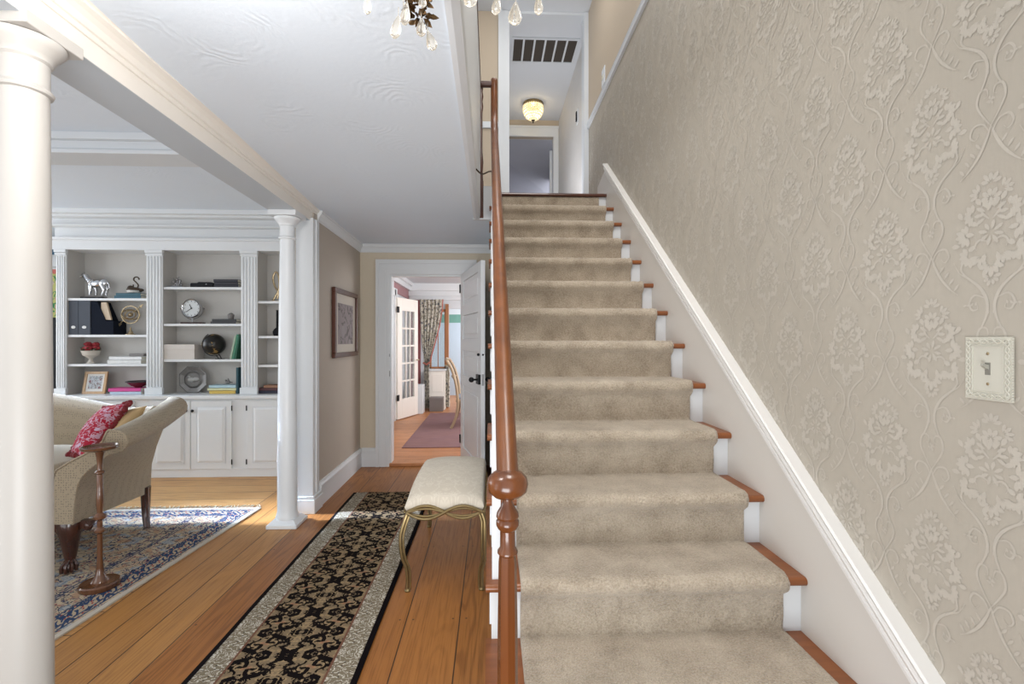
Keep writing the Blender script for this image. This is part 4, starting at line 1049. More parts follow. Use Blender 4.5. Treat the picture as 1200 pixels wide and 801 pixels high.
# ------------------------------------------------------------ dining room
MAR = colm('maroon_wall', (.30, .09, .09), rough=.7, var=.04)
DZC = 2.44
struct(box(-2.7, 1.6, YF+.12, 9.6, DZC, DZC+.1), 'ceiling.003', CEILUP, 'white dining room ceiling')
dl_ = MB().box(-1.75, -1.62, 8.02, 9.5, 0, DZC); dl_.box(-1.75, -1.62, 5.31, 6.9, 0, DZC); dl_.box(-1.75, -1.62, 6.9, 8.02, 2.1, DZC)
struct(dl_, 'wall_left.004', WHITE2, 'white left wall of the dining room')
struct(box(-1.615, -1.60, 7.0, 9.4, 2.14, 2.31), 'wall_left.006', colm('dusty_rose', (.36, .19, .20)), 'dusty rose frieze on the left dining room wall')
struct(box(-2.7, -2.6, 5.31, 9.5, 0, DZC), 'wall_left.005', WHITE2, 'white wall beyond the french door')
struct(box(-2.6, -1.75, 9.0, 9.1, 0, DZC), 'wall_back.005', WHITE2, 'white end wall beyond the french door')
struct(box(1.5, 1.6, 5.31, 9.5, 0, DZC), 'wall_right.003', MAR, 'maroon right wall of the dining room')
dc = MB().box(-1.63, -1.55, 5.31, 9.5, 2.30, DZC); dc.box(-1.63, -1.50, 5.31, 9.5, 2.38, DZC); dc.box(-1.6, 1.5, 9.42, 9.5, 2.13, DZC); dc.box(-1.6, 1.5, 9.36, 9.5, 2.2, DZC-.001); dc.box(-1.6, 1.5, 9.28, 9.5, 2.3, DZC-.002)
struct(dc, 'trim_18', WHITE, 'white crown moulding of the dining room')
dj = MB().box(-1.64, -1.575, 7.93, 8.03, 0, 2.18); dj.box(-1.64, -1.60, 6.80, 6.92, 0, 2.18); dj.box(-1.64, -1.575, 6.80, 8.13, 2.08, 2.2); dj.box(-1.62, -1.60, 8.03, 8.14, 0, 2.18)
struct(dj, 'trim_19', WHITE, 'white casing of the french door opening', bevel=.004)
# far wall: window and opening
fb = MB().box(-1.75, -1.22, 9.5, 9.6, 0, DZC); fb.box(-1.22, -.88, 9.5, 9.6, 0, .78); fb.box(-1.22, -.88, 9.5, 9.6, 1.95, DZC); fb.box(-.30, 1.6, 9.5, 9.6, 0, DZC); fb.box(-.88, -.30, 9.5, 9.6, 1.97, DZC)
struct(fb, 'wall_back.006', WHITE2, 'white far wall of the dining room')
struct(box(-1.60, ax(492.5, 9.45), 9.45, 9.499, 0, 2.13), 'wall_back.010', MAR, 'maroon strip of wall left of the patterned curtain')
wdn = thing('window_2', None, None, (-1.05, 9.5, .78)); tag(wdn, 'bright window behind the patterned curtain', 'building part', None, 'structure')
m = MB().box(-1.22, -1.18, 9.46, 9.6, .78, 1.95); m.box(-.92, -.86, 9.46, 9.6, .78, 1.95); m.box(-1.22, -.88, 9.46, 9.6, 1.90, 1.95); m.box(-1.22, -.88, 9.46, 9.6, .78, .82); m.box(-1.06, -1.045, 9.53, 9.55, .8, 1.9)
m.build('frame', wood('orange_wood_trim', (.28, .10, .035), (.42, .17, .06), 'Z', .5), wdn)
box(-1.18, -.92, 9.56, 9.565, .82, 1.9).build('pane', GLASS, wdn)
pn = MB().box(-.90, -.84, 9.44, 9.6, 0, 2.05); struct(pn, 'trim_20', wood('orange_wood_trim2', (.28, .10, .035), (.42, .17, .06), 'Z', .5), 'orange wood post beside the sunroom opening')
# sunroom
sr = MB().box(-1.6, 1.2, 11.6, 11.7, 0, 1.76); sr.box(-1.6, -1.5, 9.6, 11.6, 0, .8); struct(sr, 'wall_back.007', colm('pale_blue_panel', (.52, .60, .68), var=.03), 'pale blue panelled wall of the sunroom')
sr2 = MB().box(-1.6, 1.2, 11.6, 11.7, 1.76, 1.96)
struct(box(-1.6, 1.2, 11.6, 11.7, 1.96, 2.3), 'wall_back.009', WHITE2, 'white top of the sunroom wall'); struct(sr2, 'wall_back.008', colm('sage_teal_paint', (.16, .34, .28)), 'sage green band of the sunroom wall')
struct(box(-1.6, 1.2, 9.6, 11.7, 2.3, 2.4), 'ceiling.004', CEILUP, 'sunroom ceiling')
# radiator cover
rc = thing('radiator_cover', 'white panelled cabinet below the bright dining room window', 'cabinet', (-1.03, 9.3, .02))
X0, X1 = ax(503, 9.2), ax(521.5, 9.2)
box(X0, X1, 9.2, 9.5, .02, .76).build('cabinet_body', CREAM, rc, bevel=.003); box(X0-.02, X1+.02, 9.17, 9.5, .76, .79).build('top', WHITE, rc, bevel=.003)
box(X0+.05, X1-.05, 9.192, 9.2, .36, .70).build('panel', CREAM, rc, bevel=.004)
sb = thing('storage_cube', 'grey fabric storage cube in front of the white cabinet', 'storage cube', (-1.03, 9.0, .02))
x0, x1 = ax(503.2, 9.0), ax(519, 9.0)
box(x0, x1, 8.98, 9.16, .02, .275).build('cube_body', colm('grey_brown_felt', (.16, .135, .125)), sb, bevel=.004); box(x0-.003, x1+.003, 8.975, 9.163, .245, .28).build('lid', colm('grey_brown_felt2', (.19, .165, .155)), sb, bevel=.004)
# white heater box
ht = thing('air_purifier', 'white upright air purifier beside the open french door', 'appliance', (-1.4, 8.75, .02))
x0, x1 = ax(484, 8.75), ax(496, 8.75)
box(x0, x1, 8.7, 8.95, .02, az(451, 490, 8.7)).build('housing', WHITE, ht, bevel=.008)
m = MB()
for k in range(14): m.box(x0+.06, x1-.10, 8.694, 8.70, .05+.022*k, .062+.022*k)
m.build('grille', colm('grille_grey', (.45, .45, .46)), ht)
# french door
fd = thing('door_2', None, None, (-1.56, 8.0, .02)); tag(fd, 'cream french door with glass panes standing ajar', 'building part', None, 'structure')
A = Vector((-1.56, 8.0, 0)); Bv = Vector((-1.325, 8.62, 0)); ev = (Bv-A); WF = ev.length; ev.normalize(); en = Vector((ev.y, -ev.x, 0))
def fp(s_, o, z): q = A+ev*s_+en*o; return (q.x, q.y, z)
def fbox(m, s0, s1, o0, o1, z0, z1): return m.hexa([fp(s0, o0, z0), fp(s1, o0, z0), fp(s0, o1, z0), fp(s1, o1, z0), fp(s0, o0, z1), fp(s1, o0, z1), fp(s0, o1, z1), fp(s1, o1, z1)])
m = MB(); fbox(m, 0, .14, -.02, .02, .035, 2.05); fbox(m, WF-.12, WF, -.02, .02, .035, 2.05); fbox(m, .14, WF-.12, -.02, .02, .035, .36); fbox(m, .14, WF-.12, -.02, .02, 1.84, 2.05); m.build('door_frame', CREAM, fd, bevel=.003)
m = MB(); s0, s1 = .14, WF-.12
for k in (1, 2): s_ = s0+(s1-s0)*k/3; fbox(m, s_-.012, s_+.012, -.015, .015, .36, 1.84)
for k in (1, 2, 3, 4): z = .36+(1.84-.36)*k/5; fbox(m, s0, s1, -.015, .015, z-.014, z+.014)
m.build('muntins', CREAM, fd)
m = MB(); fbox(m, s0, s1, -.003, .003, .36, 1.84); m.build('pane', GLASS, fd)
m = MB(); q = Vector(fp(WF-.05, .02, 1.0)); m.tube([q, q+en*.05, q+en*.055-ev*.08], .009); m.build('handle', BRASS, fd, smooth=True)
for z in (.34, 1.80): m = MB(); fbox(m, -.03, .04, .018, .026, z, z+.10); m.build('hinge', BLACK, fd)
# curtain with tie
cu = thing('curtain', 'patterned floral curtain tied back at the dining room window', 'curtain', (-1.2, 9.1, .05))
prof = [(2.11, 491.5, 519), (1.9, 492, 518), (1.6, 492.5, 515), (1.3, 494, 510), (1.05, 496, 505.5), (.90, 497, 503.5), (.80, 496.5, 503), (.55, 496.5, 503), (.3, 497, 503.3), (.06, 497, 504)]
prof = [(z, ax(a, 9.1), ax(b_, 9.1)) for z, a, b_ in prof]
fine_ = []
for (z, a, b_), (z2, a2, b2) in zip(prof, prof[1:]):
    for k in range(4): s_ = k/4; fine_.append((z+(z2-z)*s_, a+(a2-a)*s_, b_+(b2-b_)*s_))
fine_.append(prof[-1])
m = MB(); rows = [[(a+(b_-a)*i/40, 9.1+.025*math.sin(i*.95+z), z) for i in range(41)] for z, a, b_ in fine_]
m.loft(rows, caps=False, closed=False); m.build('drape', CURT, cu, smooth=True)
m = MB(); z, a, b_ = [q for q in prof if q[0] == .90][0]; m.tube([(a-.01, 9.06, .92), ((a+b_)/2, 9.04, .89), (b_+.01, 9.06, .93)], .02); m.build('tieback', colm('tie_red', (.30, .10, .07)), cu, smooth=True)
m = MB(); P = [(b_+.004, 9.08, z) for z, a, b_ in fine_ if z > .9]; m.tube(P, .010); m.build('red_trim', colm('trim_red', (.42, .10, .07)), cu)
c2 = thing('curtain', 'narrow patterned curtain right of the white cabinet', 'curtain', (ax(526, 9.35), 9.35, .05))
m = MB(); xa_, xb_ = ax(521.5, 9.35), ax(527, 9.35)
m.loft([[(xa_+(xb_-xa_)*i/16, 9.35+.02*math.sin(i*1.3), z) for i in range(17)] for z in (.85, .45, .05)], caps=False, closed=False); m.build('drape', CURT, c2, smooth=True)
MB().tube([(xa_-.01, 9.35, .86), (xb_+.01, 9.35, .86)], .012).build('rod', BRASS, c2)
# dining rug and corner rug
DR = NT('faded_plum_rug'); n_ = DR.noise(DR.vec(DR.M('MULTIPLY', DR.xyz()[0], 3), DR.M('MULTIPLY', DR.xyz()[1], 20)), 1.5, 4); n2_ = DR.noise(scale=3, detail=4)
DR.bump(DR.noise(scale=200), .4, .002); DRM = DR.fin(DR.mix(n2_, DR.mix(n_, (.17, .085, .075), (.30, .175, .15)), DR.mix(n_, (.16, .09, .13), (.30, .18, .17))), .95, spec=.1)
tag(MB().box(-1.10, .7, 5.95, 8.75, .021, .029).build('area_rug', DRM, loc=(-.2, 7.3, .021)), 'faded plum area rug on the dining room floor', 'rug')
tag(MB().box(-2.3, -1.56, 6.4, 7.6, .021, .028).build('area_rug', DRM, loc=(-1.9, 7, .021)), 'corner of a dark red rug by the french door opening', 'rug')
# triangular wall ornament beyond
wo = MB().prism([(6.55, 1.36), (6.78, 1.36), (6.58, 1.58)], 'X', -1.618, -1.600)
tag(wo.build('wall_ornament', colm('tan_pennant', (.55, .40, .28)), loc=(-1.61, 6.65, 1.36)), 'small tan triangular ornament on the dining room wall', 'ornament')
# dining chair (curved back)
ch = thing('dining_chair', 'bent light wood dining chair on the plum rug, behind the door', 'chair', (-.35, 7.2, .03))
CHW = wood('bleached_chair_wood', (.30, .20, .12), (.46, .34, .22), 'Z', .5)
for off, y in ((0, 7.18), (0, 7.66)):
    P = cr([(-.60, y, .035), (-.535, y, .18), (-.50, y, .36), (-.505, y, .50), (-.53, y, .70), (-.585, y, .90), (-.66, y, 1.04)], 6)
    MB().tube(P, .022, 10).build('rear_leg', CHW, ch, smooth=True)
for y in (7.2, 7.64): MB().tube(cr([(-.06, y, .035), (-.04, y, .25), (-.06, y, .45)], 5), .02, 10).build('front_leg', CHW, ch, smooth=True)
box(-.53, -.02, 7.18, 7.66, .42, .46).build('seat_frame', CHW, ch, bevel=.01)
box(-.52, -.03, 7.19, 7.65, .46, .50).build('seat', colm('blue_seat', (.20, .22, .26)), ch, bevel=.015)
m = MB(); P = cr([(-.66, 7.18, 1.04), (-.69, 7.42, 1.06), (-.66, 7.66, 1.04)], 6); m.tube(P, .022); m.build('top_rail', CHW, ch, smooth=True)
m = MB(); P = cr([(-.56, 7.18, .78), (-.60, 7.42, .80), (-.56, 7.66, .78)], 6); m.tube(P, .016); m.build('cross_rail', CHW, ch, smooth=True)

# ------------------------------------------------------------ hall runner & living rug
RX0, RX1 = -1.21, -.527
rm_ = MB(); xs_ = [RX0+(RX1-RX0)*k/16 for k in range(17)]; ys_ = [.6+(4.285-.6)*k/60 for k in range(61)]
rm_.loft([[(x, y, .0015+(.009 if 0 < i < 16 and 0 < j < 60 else .004)+.0012*math.sin(x*23+y*9)) for i, x in enumerate(xs_)] for j, y in enumerate(ys_)], caps=False, closed=False)
rn = rm_.build('hall_runner', runnermat(RX0, RX1), loc=(-.87, 2.4, .002), smooth=True); rn.modifiers.new('t', 'SOLIDIFY').thickness = .003; rn.modifiers['t'].offset = 1
tag(rn, 'long black and tan floral runner rug on the hallway floor', 'rug')
lr = thing('area_rug', 'blue and cream patterned persian rug under the sofa', 'rug', (-3.4, 2.6, .001))
def rxr(y): return -1.955+.068*(y-2.26)
m = MB().hexa([(-5.2, 1.2, .001), (rxr(1.2), 1.2, .001), (-5.2, 3.93, .001), (rxr(3.93), 3.93, .001), (-5.2, 1.2, .010), (rxr(1.2), 1.2, .010), (-5.2, 3.93, .010), (rxr(3.93), 3.93, .010)])
m.build('rug_body', persian(-1.955, 3.93, -3.5, 2.5), lr)
m = MB(); rnd = random.Random(2); x = -5.2
while x < -1.86:
    m.tube([(x, 3.93, .006), (x+rnd.uniform(-.02, .02), 3.96, .006), (x+rnd.uniform(-.03, .03), 3.99+rnd.uniform(0, .02), .005)], .0035, 5); x += .022
m.build('fringe', colm('rug_fringe', (.66, .62, .54)), lr)['kind'] = 'stuff'

# ------------------------------------------------------------ bench
bn = thing('bench', 'narrow upholstered bench with gilded metal legs beside the stairs', 'bench', (-.255, 3.05, 0))
bx0, bx1, by0, by1 = -.452, -.052, 2.60, 3.50
m = MB(); rows = []
for j in range(25):
    t_ = j/24; y = by0+(by1-by0)*t_; row = []
    ez = .022*(1-(2*t_-1)**4)
    for i in range(21):
        s_ = i/20; x = bx0+(bx1-bx0)*s_
        dome = .030*(1-abs(2*s_-1)**3.0)
        wav = 0
        row.append((x, y, .485+dome*.7+ez+.02*(1-(2*t_-1)**2)))
    rows.append(row)
top = MB()
top.loft(rows, caps=False, closed=False)
# skirt of the cushion down to a scalloped edge
V0 = list(top.bm.verts)
def scal(s_): return .428+.018*abs(math.sin(2*PI*s_))
per = [(0, i) for i in range(21)]+[(j, 20) for j in range(1, 25)]+[(24, i) for i in range(19, -1, -1)]+[(j, 0) for j in range(23, 0, -1)]
lowv = []
for (j, i) in per:
    v = V0[j*21+i]; s_ = i/20 if j in (0, 24) else 0
    z = scal(i/20) if j in (0, 24) else .430+.012*abs(math.sin(4*PI*j/24))
    lowv.append((top.bm.verts.new((v.co.x+(.012 if i == 20 else -.012 if i == 0 else 0), v.co.y+(-.012 if j == 0 else .012 if j == 24 else 0), .455)), top.bm.verts.new((v.co.x, v.co.y, z))))
n = len(per)
for k in range(n):
    a = V0[per[k][0]*21+per[k][1]]; b2 = V0[per[(k+1) % n][0]*21+per[(k+1) % n][1]]
    top.face([a, b2, lowv[(k+1) % n][0], lowv[k][0]]); top.face([lowv[k][0], lowv[(k+1) % n][0], lowv[(k+1) % n][1], lowv[k][1]])
top.face([q[1] for q in lowv])
top.build('cushion', BENCHF, bn, smooth=True, ang=70)
def legpath(sgn, y, ys):
    xe = bx0+.008 if sgn < 0 else bx1-.008
    return cr([(xe, y, .435), (xe+sgn*.022, y+ys*.012, .38), (xe+sgn*.042, y+ys*.02, .30), (xe+sgn*.036, y+ys*.018, .20), (xe+sgn*.012, y+ys*.008, .12), (xe+sgn*.008, y+ys*.004, .05), (xe+sgn*.012, y+ys*.004, .008)], 5)
for y, ys in ((by0+.01, -1), (by1-.01, 1)):
    for sgn in (-1, 1):
        m = MB(); P = legpath(sgn, y, ys)
        if sgn > 0: P = [Vector((min(p.x, -.036), p.y, p.z)) for p in P]
        m.tube(P, .009, 8); m.tube([p+Vector((.016 if sgn < 0 else -.016, 0, 0)) for p in P], .0065, 8)
        e_ = P[-1]; m.lathe([(.016, 0), (.017, .006), (.010, .014), (.006, .016)], e_.x-sgn*.005, e_.y, 12)
        m.build('leg', GOLD, bn, smooth=True)
for y in (by0-.016, by1+.016):
    m = MB(); w_ = bx1-bx0
    for amp in (.034, .020):
        for ph in (1, -1):
            P = [(bx0+w_*k/40, y+(.004*ph if amp > .03 else -.002*ph), .428+ph*amp*math.sin(2*PI*k/40)) for k in range(41)]
            if amp < .03: P = [(p[0], p[1], .428+ph*amp*abs(math.sin(2*PI*k/40))) for k, p in enumerate(P)]
            m.tube(P, .0085 if amp > .03 else .006, 8)
    m.build('end_rail', GOLD, bn, smooth=True)
for x in (bx0-.014, bx1+.008):
    m = MB(); L_ = by1-by0
    for ph in (1, -1):
        m.tube([(x, by0+L_*k/60, .428+ph*.024*math.sin(4*PI*k/60)) for k in range(61)], .006, 8)
    m.build('side_rail', GOLD, bn, smooth=True)

# ------------------------------------------------------------ sofa
so = thing('sofa', 'camelback sofa with rolled arms in speckled beige fabric', 'sofa', (-3.4, 3.2, .011))
def armsec(t, mirror=None):
    # t 0 front .. 1 rear
    y = 2.80+.80*t
    cx = -2.127+(-2.305+2.127)*(t**1.1); cz = .777+.085*t+.015*math.sin(PI*t)*-1
    r = .068+.014*t
    bx0_ = -2.345+(-2.475+2.345)*t; bz = .315-.07*t
    inx = bx0_-.12
    P = [(inx, bz), (bx0_, bz), (bx0_+.010, .45), (bx0_+.045, .58), (cx-.055, cz-.095), (cx-.020, cz-r*1.02)]
    for k in range(1, 10):
        a = -PI/2+.2+(PI+.6)*k/10; P.append((cx+r*1.15*math.cos(a), cz+r*.95*math.sin(a)))
    P += [(cx-r*1.3, cz-.03), (inx+.03, .62), (inx, .50)]
    return [(x, y, z) for x, z in P]
m = MB().loft([armsec(k/12) for k in range(13)])
m.build('arm', SOFA, so, smooth=True, ang=60)
# piping + front facing of the arm
sec = armsec(0)
m = MB().tube([Vector(p)+Vector((0, -.004, 0)) for p in cr(sec[1:], 3)], .005, 6); m.build('arm_piping', SOFA, so, smooth=True)
mx_ = -3.40
m = MB().loft([[(2*mx_-x, y, z) for x, y, z in armsec(k/12)] for k in range(13)]); m.build('arm', SOFA, so, smooth=True, ang=60)
# back
def topz(x):
    u = abs(x-mx_)/.95
    return .975-.11*max(0, min(1, (u-.25)/.55))**1.2+.02*max(0, u-.85)*3
bxs = [mx_-.98+1.96*k/40 for k in range(41)]
m = MB()
R_ = []
for x in bxs:
    zt = topz(x)
    inn = abs(x-mx_) < .88; z0b, z0c = (.40, .25) if inn else (.70, .68)
    R_.append([(x, 3.42 if inn else 3.46, z0b), (x, 3.50, zt-.08), (x, 3.52, zt-.02), (x, 3.56, zt), (x, 3.60 if not inn else 3.61, zt-.01), (x, 3.635 if inn else 3.595, zt-.06), (x, 3.64 if inn else 3.59, z0c), (x, 3.55, z0c)])
m.loft(R_); m.build('backrest', SOFA, so, smooth=True, ang=60)
box(-4.30, -2.50, 2.84, 3.50, .30, .46).build('seat_base', SOFA, so, bevel=.015)
def softbox(x0, x1, y0, y1, z0, z1, name, mat, par, r=.05):
    m = MB().box(x0, x1, y0, y1, z0, z1); o = m.build(name, mat, par)
    b1 = o.modifiers.new('b', 'BEVEL'); b1.width = r; b1.segments = 4
    o.data.polygons.foreach_set('use_smooth', [True]*len(o.data.polygons)); return o
softbox(-3.38, -2.47, 2.76, 3.46, .462, .635, 'seat_cushion', SOFA, so); softbox(-4.32, -3.40, 2.76, 3.46, .462, .635, 'seat_cushion', SOFA, so)
def cab(x, y, sx_):
    V = [(x, y, .33), (x+sx_*.012, y-.015, .25), (x+sx_*.002, y-.002, .16), (x-sx_*.004, y+.004, .09), (x+.0, y-.006, .050), (x, y-.01, .0445)]
    o = skin('leg', V, [(i, i+1) for i in range(4)], [.040, .036, .024, .018, .032, .03][:5], DARKW, so) if False else None
    m = MB(); P = cr([(x, y, .33), (x+sx_*.016, y-.02, .27), (x+sx_*.006, y-.006, .18), (x-sx_*.002, y+.004, .10), (x, y-.004, .07)], 6)
    n_ = len(P); rr = []
    for k in range(n_):
        s_ = k/(n_-1); rr.append(.052*(1-s_)**1.3+.020)
    m.tube(P, .03, 14, rr)
    m.ball((x, y-.010, .046), .034, (1, 1, .95))
    for a in (-1.9, -1.2, -.5, .3): m.tube(cr([(x+.014*math.cos(a), y+.014*math.sin(a), .085), (x+.036*math.cos(a), y-.008+.036*math.sin(a), .060), (x+.036*math.cos(a), y-.010+.036*math.sin(a), .022)], 4), .008, 6)
    m.build('leg', DARKW, so, smooth=True)
    for s_ in (-1, 1):
        q = MB(); 
        q.loft([[(x+s_*d, y-.02+o2, .315-h) for (o2, h) in ((0, 0), (.03, 0), (.03, hh), (0, hh))] for d, hh in ((.02, .10), (.05, .085), (.08, .045), (.105, .055), (.125, .035), (.135, .01))])
        q.ball((x+s_*.105, y-.006, .28), .028, (1, .6, 1))
        q.build('knee_bracket', DARKW, so, smooth=True)
cab(-2.43, 2.88, 1); cab(2*mx_+2.43, 2.88, -1); cab(mx_, 2.88, 1)
for x in (-2.475, 2*mx_+2.475):
    sg = 1 if x > mx_ else -1
    P = cr([(x, 3.55, .30), (x+sg*.002, 3.55, .20), (x+sg*.010, 3.54, .10), (x+sg*.03, 3.52, .03), (x+sg*.035, 3.515, .014)], 5)
    MB().tube(P, .02, 12, [.034-.016*min(1, k/(len(P)-4)) if k < len(P)-4 else .022 for k in range(len(P))]).build('leg', DARKW, so, smooth=True)

# pillows
def pillow(P, thick, name, label, mat, fr=None, cat='pillow'):
    c_ = sum((Vector(p) for p in P), Vector())/4
    t = thing(name, label, cat, tuple(c_))
    P = [Vector(p) for p in P]; nrm = (P[2]-P[0]).cross(P[3]-P[1]).normalized()
    n = 14; m = MB()
    for sg in (1, -1):
        rows = []
        for j in range(n+1):
            v_ = j/n; row = []
            for i in range(n+1):
                u_ = i/n
                q = P[0]*(1-u_)*(1-v_)+P[1]*u_*(1-v_)+P[2]*u_*v_+P[3]*(1-u_)*v_
                pin = 1-.10*(math.sin(PI*u_)*(abs(2*v_-1)**6)+math.sin(PI*v_)*(abs(2*u_-1)**6))
                q = c_+(q-c_)*pin
                h = (max(0, math.sin(PI*u_))*max(0, math.sin(PI*v_)))**.45
                row.append(tuple(q+nrm*sg*thick*h))
            rows.append(row)
        m.loft(rows, caps=False, closed=False)
    bmesh.ops.remove_doubles(m.bm, verts=m.bm.verts, dist=.0008)
    m.build('pillow_body', mat, t, smooth=True, ang=80)
    if fr:
        f = MB(); rnd = random.Random(1)
        pts_ = []
        for a, b_ in ((0, 1), (1, 2), (2, 3), (3, 0)):
            for k in range(26):
                s_ = k/26; q = P[a]+(P[b_]-P[a])*s_; q = c_+(q-c_)*(1-.10*math.sin(PI*s_)); pts_.append(q)
        for q in pts_:
            f.ball(q+Vector([rnd.uniform(-.006, .006) for _ in range(3)]), .017*rnd.uniform(.8, 1.25), (1, 1, 1), 7, 5)
        f.build('fringe', fr, t, smooth=True)['kind'] = 'stuff'
    return t
pillow([(-2.42, 3.33, .93), (-2.385, 2.93, .615), (-2.60, 3.08, .66-.02), (-2.66, 3.42, .88)], .075, 'pillow', 'red floral pillow with crimson bobble fringe leaning on the sofa arm', PILLOW, FRINGE)
pillow([(-2.36, 3.40, .90), (-2.345, 3.10, .74), (-2.44, 3.14, .68), (-2.50, 3.44, .86)], .05, 'pillow', 'plain tan pillow tucked behind the red floral one', TAN)

# ------------------------------------------------------------ pedestal table
pt = thing('pedestal_table', 'small round dark wood pedestal table by the sofa arm', 'side table', (-2.345, 2.66, .011))
TX, TY = ax(117, 2.70), 2.70
PW = wood('walnut_pedestal', (.06, .022, .010), (.17, .07, .03), 'Z', .2, .6, .7)
zt_ = az(524, 119, TY)
MB().lathe([(.088, .011), (.092, .018), (.093, .036), (.086, .042), (.070, .040), (.040, .045), (.030, .060), (.020, .085), (.016, .12)], TX, TY, 32).build('base', PW, pt, smooth=True)
zc0, zc1 = az(625, 114, TY), az(551, 119, TY)
def kn(z, h, r): return [(.013, z-h), (r, z-h*.3), (r, z+h*.3), (.013, z+h)]
pr = [(.017, .11), (.013, .17)]+kn(az(621, 114, TY), .018, .026)+kn(az(605, 114, TY), .022, .030)+[(.017, az(590, 114, TY)), (.014, az(556, 114, TY))]+kn(az(553, 118, TY), .012, .022)+[(.012, az(545, 118, TY)), (.016, zt_-.05), (.024, zt_-.012)]
MB().lathe(pr, TX, TY, 20).build('pole', PW, pt, smooth=True)
MB().lathe([(.02, -.016), (.070, -.012), (.083, -.004), (.085, .008), (.080, .010), (.075, .001), (.01, .0005)], TX, TY, 36, zt_).build('tray_top', PW, pt, smooth=True)

# ------------------------------------------------------------ chandelier
cd = thing('chandelier', 'gilt leaf chandelier with clear teardrop crystals, top of the view', 'chandelier', (-.186, 1.2, 2.43))
CXc, CYc = -.186, 1.2
hzc = hz(1.2)
LEAFM = plain('dark_gilt_leaf', (.07, .038, .014), .35, .85, var=.4, vs=60)
MB().lathe([(.06, hzc), (.058, hzc-.012), (.03, hzc-.03), (.012, hzc-.04), (.010, hzc-.12), (.022, hzc-.14), (.026, hzc-.17), (.012, hzc-.20), (.020, hzc-.215), (.018, hzc-.235), (.004, hzc-.25)], CXc, CYc, 20).build('stem', GOLD, cd, smooth=True)
def leafq(m, c, d, L, W):
    d = d.normalized(); s_ = d.cross(Vector((.3, .8, .4))).normalized(); u_ = s_.cross(d)
    c = Vector(c)
    P = [c, c+d*L*.4+s_*W, c+d*L*.7+s_*W*.6+u_*.004, c+d*L, c+d*L*.7-s_*W*.6+u_*.004, c+d*L*.4-s_*W]
    vs_ = m.pts(P); m.face(vs_)
    vs2 = m.pts([p-u_*.0015 for p in P]); m.face(vs2[::-1])
m = MB(); rnd = random.Random(11)
for k in range(54):
    a = rnd.uniform(0, 2*PI); z = 2.150+rnd.uniform(-.012, .06); r = rnd.uniform(0, .028)
    leafq(m, (CXc+.005+r*math.cos(a), CYc+r*math.sin(a), z), Vector((math.cos(a), math.sin(a), rnd.uniform(-.9, .6))), rnd.uniform(.016, .027), .0062)
m.build('leaf_cluster', LEAFM, cd)
arms = []
for a in (0.1, 1.15, 2.2, 3.25, 4.3, 5.35):
    ex, ey = CXc+.20*math.cos(a), CYc+.20*math.sin(a)
    P = cr([(CXc, CYc, 2.29), (CXc+.07*math.cos(a), CYc+.07*math.sin(a), 2.30), (CXc+.15*math.cos(a), CYc+.15*math.sin(a), 2.35), (ex, ey, 2.385)], 6)
    m = MB().tube(P, .005, 8); m.lathe([(.006, 0), (.020, .006), (.022, .010), (.010, .014), (.010, .03)], ex, ey, 14, 2.385)
    m.build('arm', GOLD, cd, smooth=True); arms.append((ex, ey))
def drop(c, L, r, tilt_=0.0, nm='crystal_drop'):
    m = MB(); R = Matrix.Rotation(tilt_, 3, 'Y')
    m.lathe([(.0008, 0), (r*.35, -L*.16), (r*.75, -L*.42), (r, -L*.68), (r*.85, -L*.86), (r*.4, -L*.97), (.0008, -L)], c[0], c[1], 10, c[2], R @ Matrix.Diagonal((1, .6, 1)))
    m.tube([Vector(c), Vector(c)+Vector((0, 0, .018))], .0012, 5)
    m.build(nm, CRYST, cd, smooth=True, ang=25)
def cdrop(u, vb, L, r, y=1.2, tl=0):
    p = at(u, vb, y); drop((p[0], p[1], p[2]+L), L, r, tl)
cdrop(430.5, 17, .05, .0105, 1.2); cdrop(467, 46, .060, .0135, 1.18, .18); cdrop(477, 30, .060, .0125, 1.16, .12)
cdrop(493.5, 43, .048, .0125, 1.19); cdrop(501, 60, .052, .0135, 1.2, -.30); cdrop(495, 9, .035, .010, 1.15); cdrop(473, 26, .05, .010, 1.23, -.2)
cdrop(551, 8, .05, .017, 1.2); cdrop(583.5, 18, .055, .012, 1.2, .12); cdrop(604.5, 30, .062, .0175, 1.2, .06); cdrop(631, 18, .055, .0115, 1.2)

# ------------------------------------------------------------ lights
def area(name, loc, target, size, size_y, power, col=(1, 1, 1), spread=180):
    l = bpy.data.lights.new(name, 'AREA'); l.shape = 'RECTANGLE'; l.size = size; l.size_y = size_y; l.energy = power; l.color = col
    l.spread = math.radians(spread)
    o = bpy.data.objects.new(name, l); C.objects.link(o); o.location = loc
    d = Vector(target)-Vector(loc); o.rotation_euler = d.to_track_quat('-Z', 'Y').to_euler()
    return o
WARM = (1, .93, .84)
area('front_fill', (-.1, -.45, 1.7), (-.2, 4, 1.5), 2.2, 2.4, 8, (.97, .98, 1))  # added fill lamp behind the camera, no front door is built
area('hall_ceiling_fill', (-.35, -.3, .45), (-.9, 2.6, 2.4), 1.2, .8, 36, (.93, .97, 1))  # added lamp aimed up to brighten the hall ceiling
area('stairwell_fill', (.45, 1.6, 4.75), (.45, 3.2, 0), .9, 2.0, 82, (1, .98, .95))  # added fill lamp high over the stairs, out of view
area('landing_fill', (.3, 4.2, 4.86), (.5, 4.8, 2.7), 1.0, .5, 10, (1, .97, .93))  # added lamp brightening the landing, no fixture hangs there
area('living_window_light', (-6.15, 3.6, 1.5), (-2, 3.4, .8), 2.5, 1.7, 66, (.9, .95, 1))
area('living_fill', (-3.9, -.2, 1.6), (-3.2, 5, 1.5), 2.5, 1.4, 20, (.96, .98, 1))
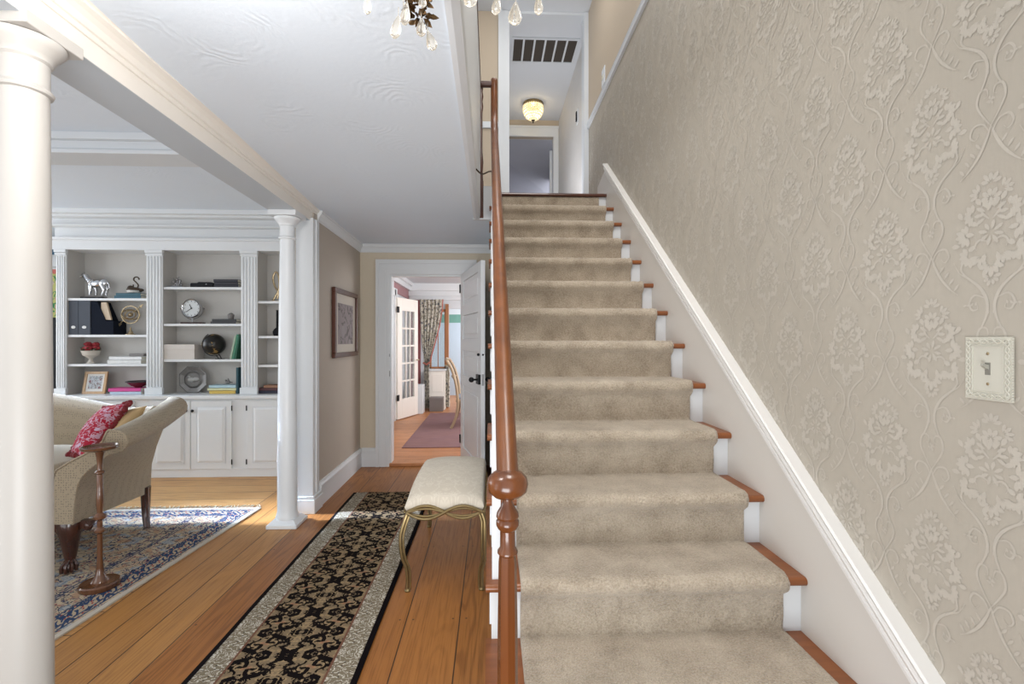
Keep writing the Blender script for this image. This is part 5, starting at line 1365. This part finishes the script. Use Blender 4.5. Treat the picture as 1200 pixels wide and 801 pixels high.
area('living_floor_bounce', (-3.3, .2, .3), (-3.3, 3.2, 2.6), 2.5, .8, 15, (.93, .97, 1))
area('dining_side_fill', (1.2, 7.2, 1.6), (-1.5, 7.8, .8), 2.0, 1.4, 70, (.96, .98, 1))  # added fill from the right, that wall has no window
area('dining_fill', (-.2, 5.5, 2.38), (-1.0, 9, 1.0), 1.2, .3, 28, (1, .98, .96))
area('sunroom_light', (.5, 10.6, 1.9), (-.9, 11.2, 1.0), 1.5, 1.5, 60, (.96, .98, 1))
area('upper_hall_wall_fill', (.30, 6.4, 3.5), (1.05, 6.6, 4.2), .8, .9, 4, (.95, .97, 1))  # added fill aimed at the upper hallway's right wall
area('upper_ceiling_fill', (.62, 5.6, 2.75), (.65, 6.6, 4.9), .6, .6, 11, (.95, .97, 1))  # added lamp near the floor brightening the upper ceiling, no skylight exists
area('bedroom_fill', (1.5, 9.0, 3.2), (.3, 9.9, 4.3), .8, .8, 15, (.9, .93, 1))  # added lamp that lightens the room behind the upper doorway
area('sun_beam', (-5.9, 3.78, 2.3), (-1.3, 3.70, .0), .30, 1.0, 20, (.62, .76, 1), 14)
area('hall_end_fill', (-.75, 1.0, 2.40), (-.75, 4.6, .9), .5, .5, 24, (1, .96, .92))  # added lamp to brighten the far end of the hall, no fixture
area('rug_daylight', (-5.6, 4.4, 2.3), (-2.3, 3.75, 0), .7, .7, 9, (.55, .78, 1), 40)
pl_ = bpy.data.lights.new('flush_bulb', 'POINT'); pl_.energy = 3; pl_.color = (1, .84, .62); pl_.shadow_soft_size = .04
po = bpy.data.objects.new('flush_bulb', pl_); C.objects.link(po); po.location = (LX, LY, 4.76)

wd = bpy.data.worlds.new('world'); bpy.context.scene.world = wd; wd.use_nodes = True
bg = wd.node_tree.nodes['Background']; bg.inputs[0].default_value = (.93, .96, 1, 1); bg.inputs[1].default_value = .6
sc = bpy.context.scene
sc.view_settings.view_transform = 'Standard'; sc.view_settings.look = 'None'; sc.view_settings.exposure = 0; sc.view_settings.gamma = 1
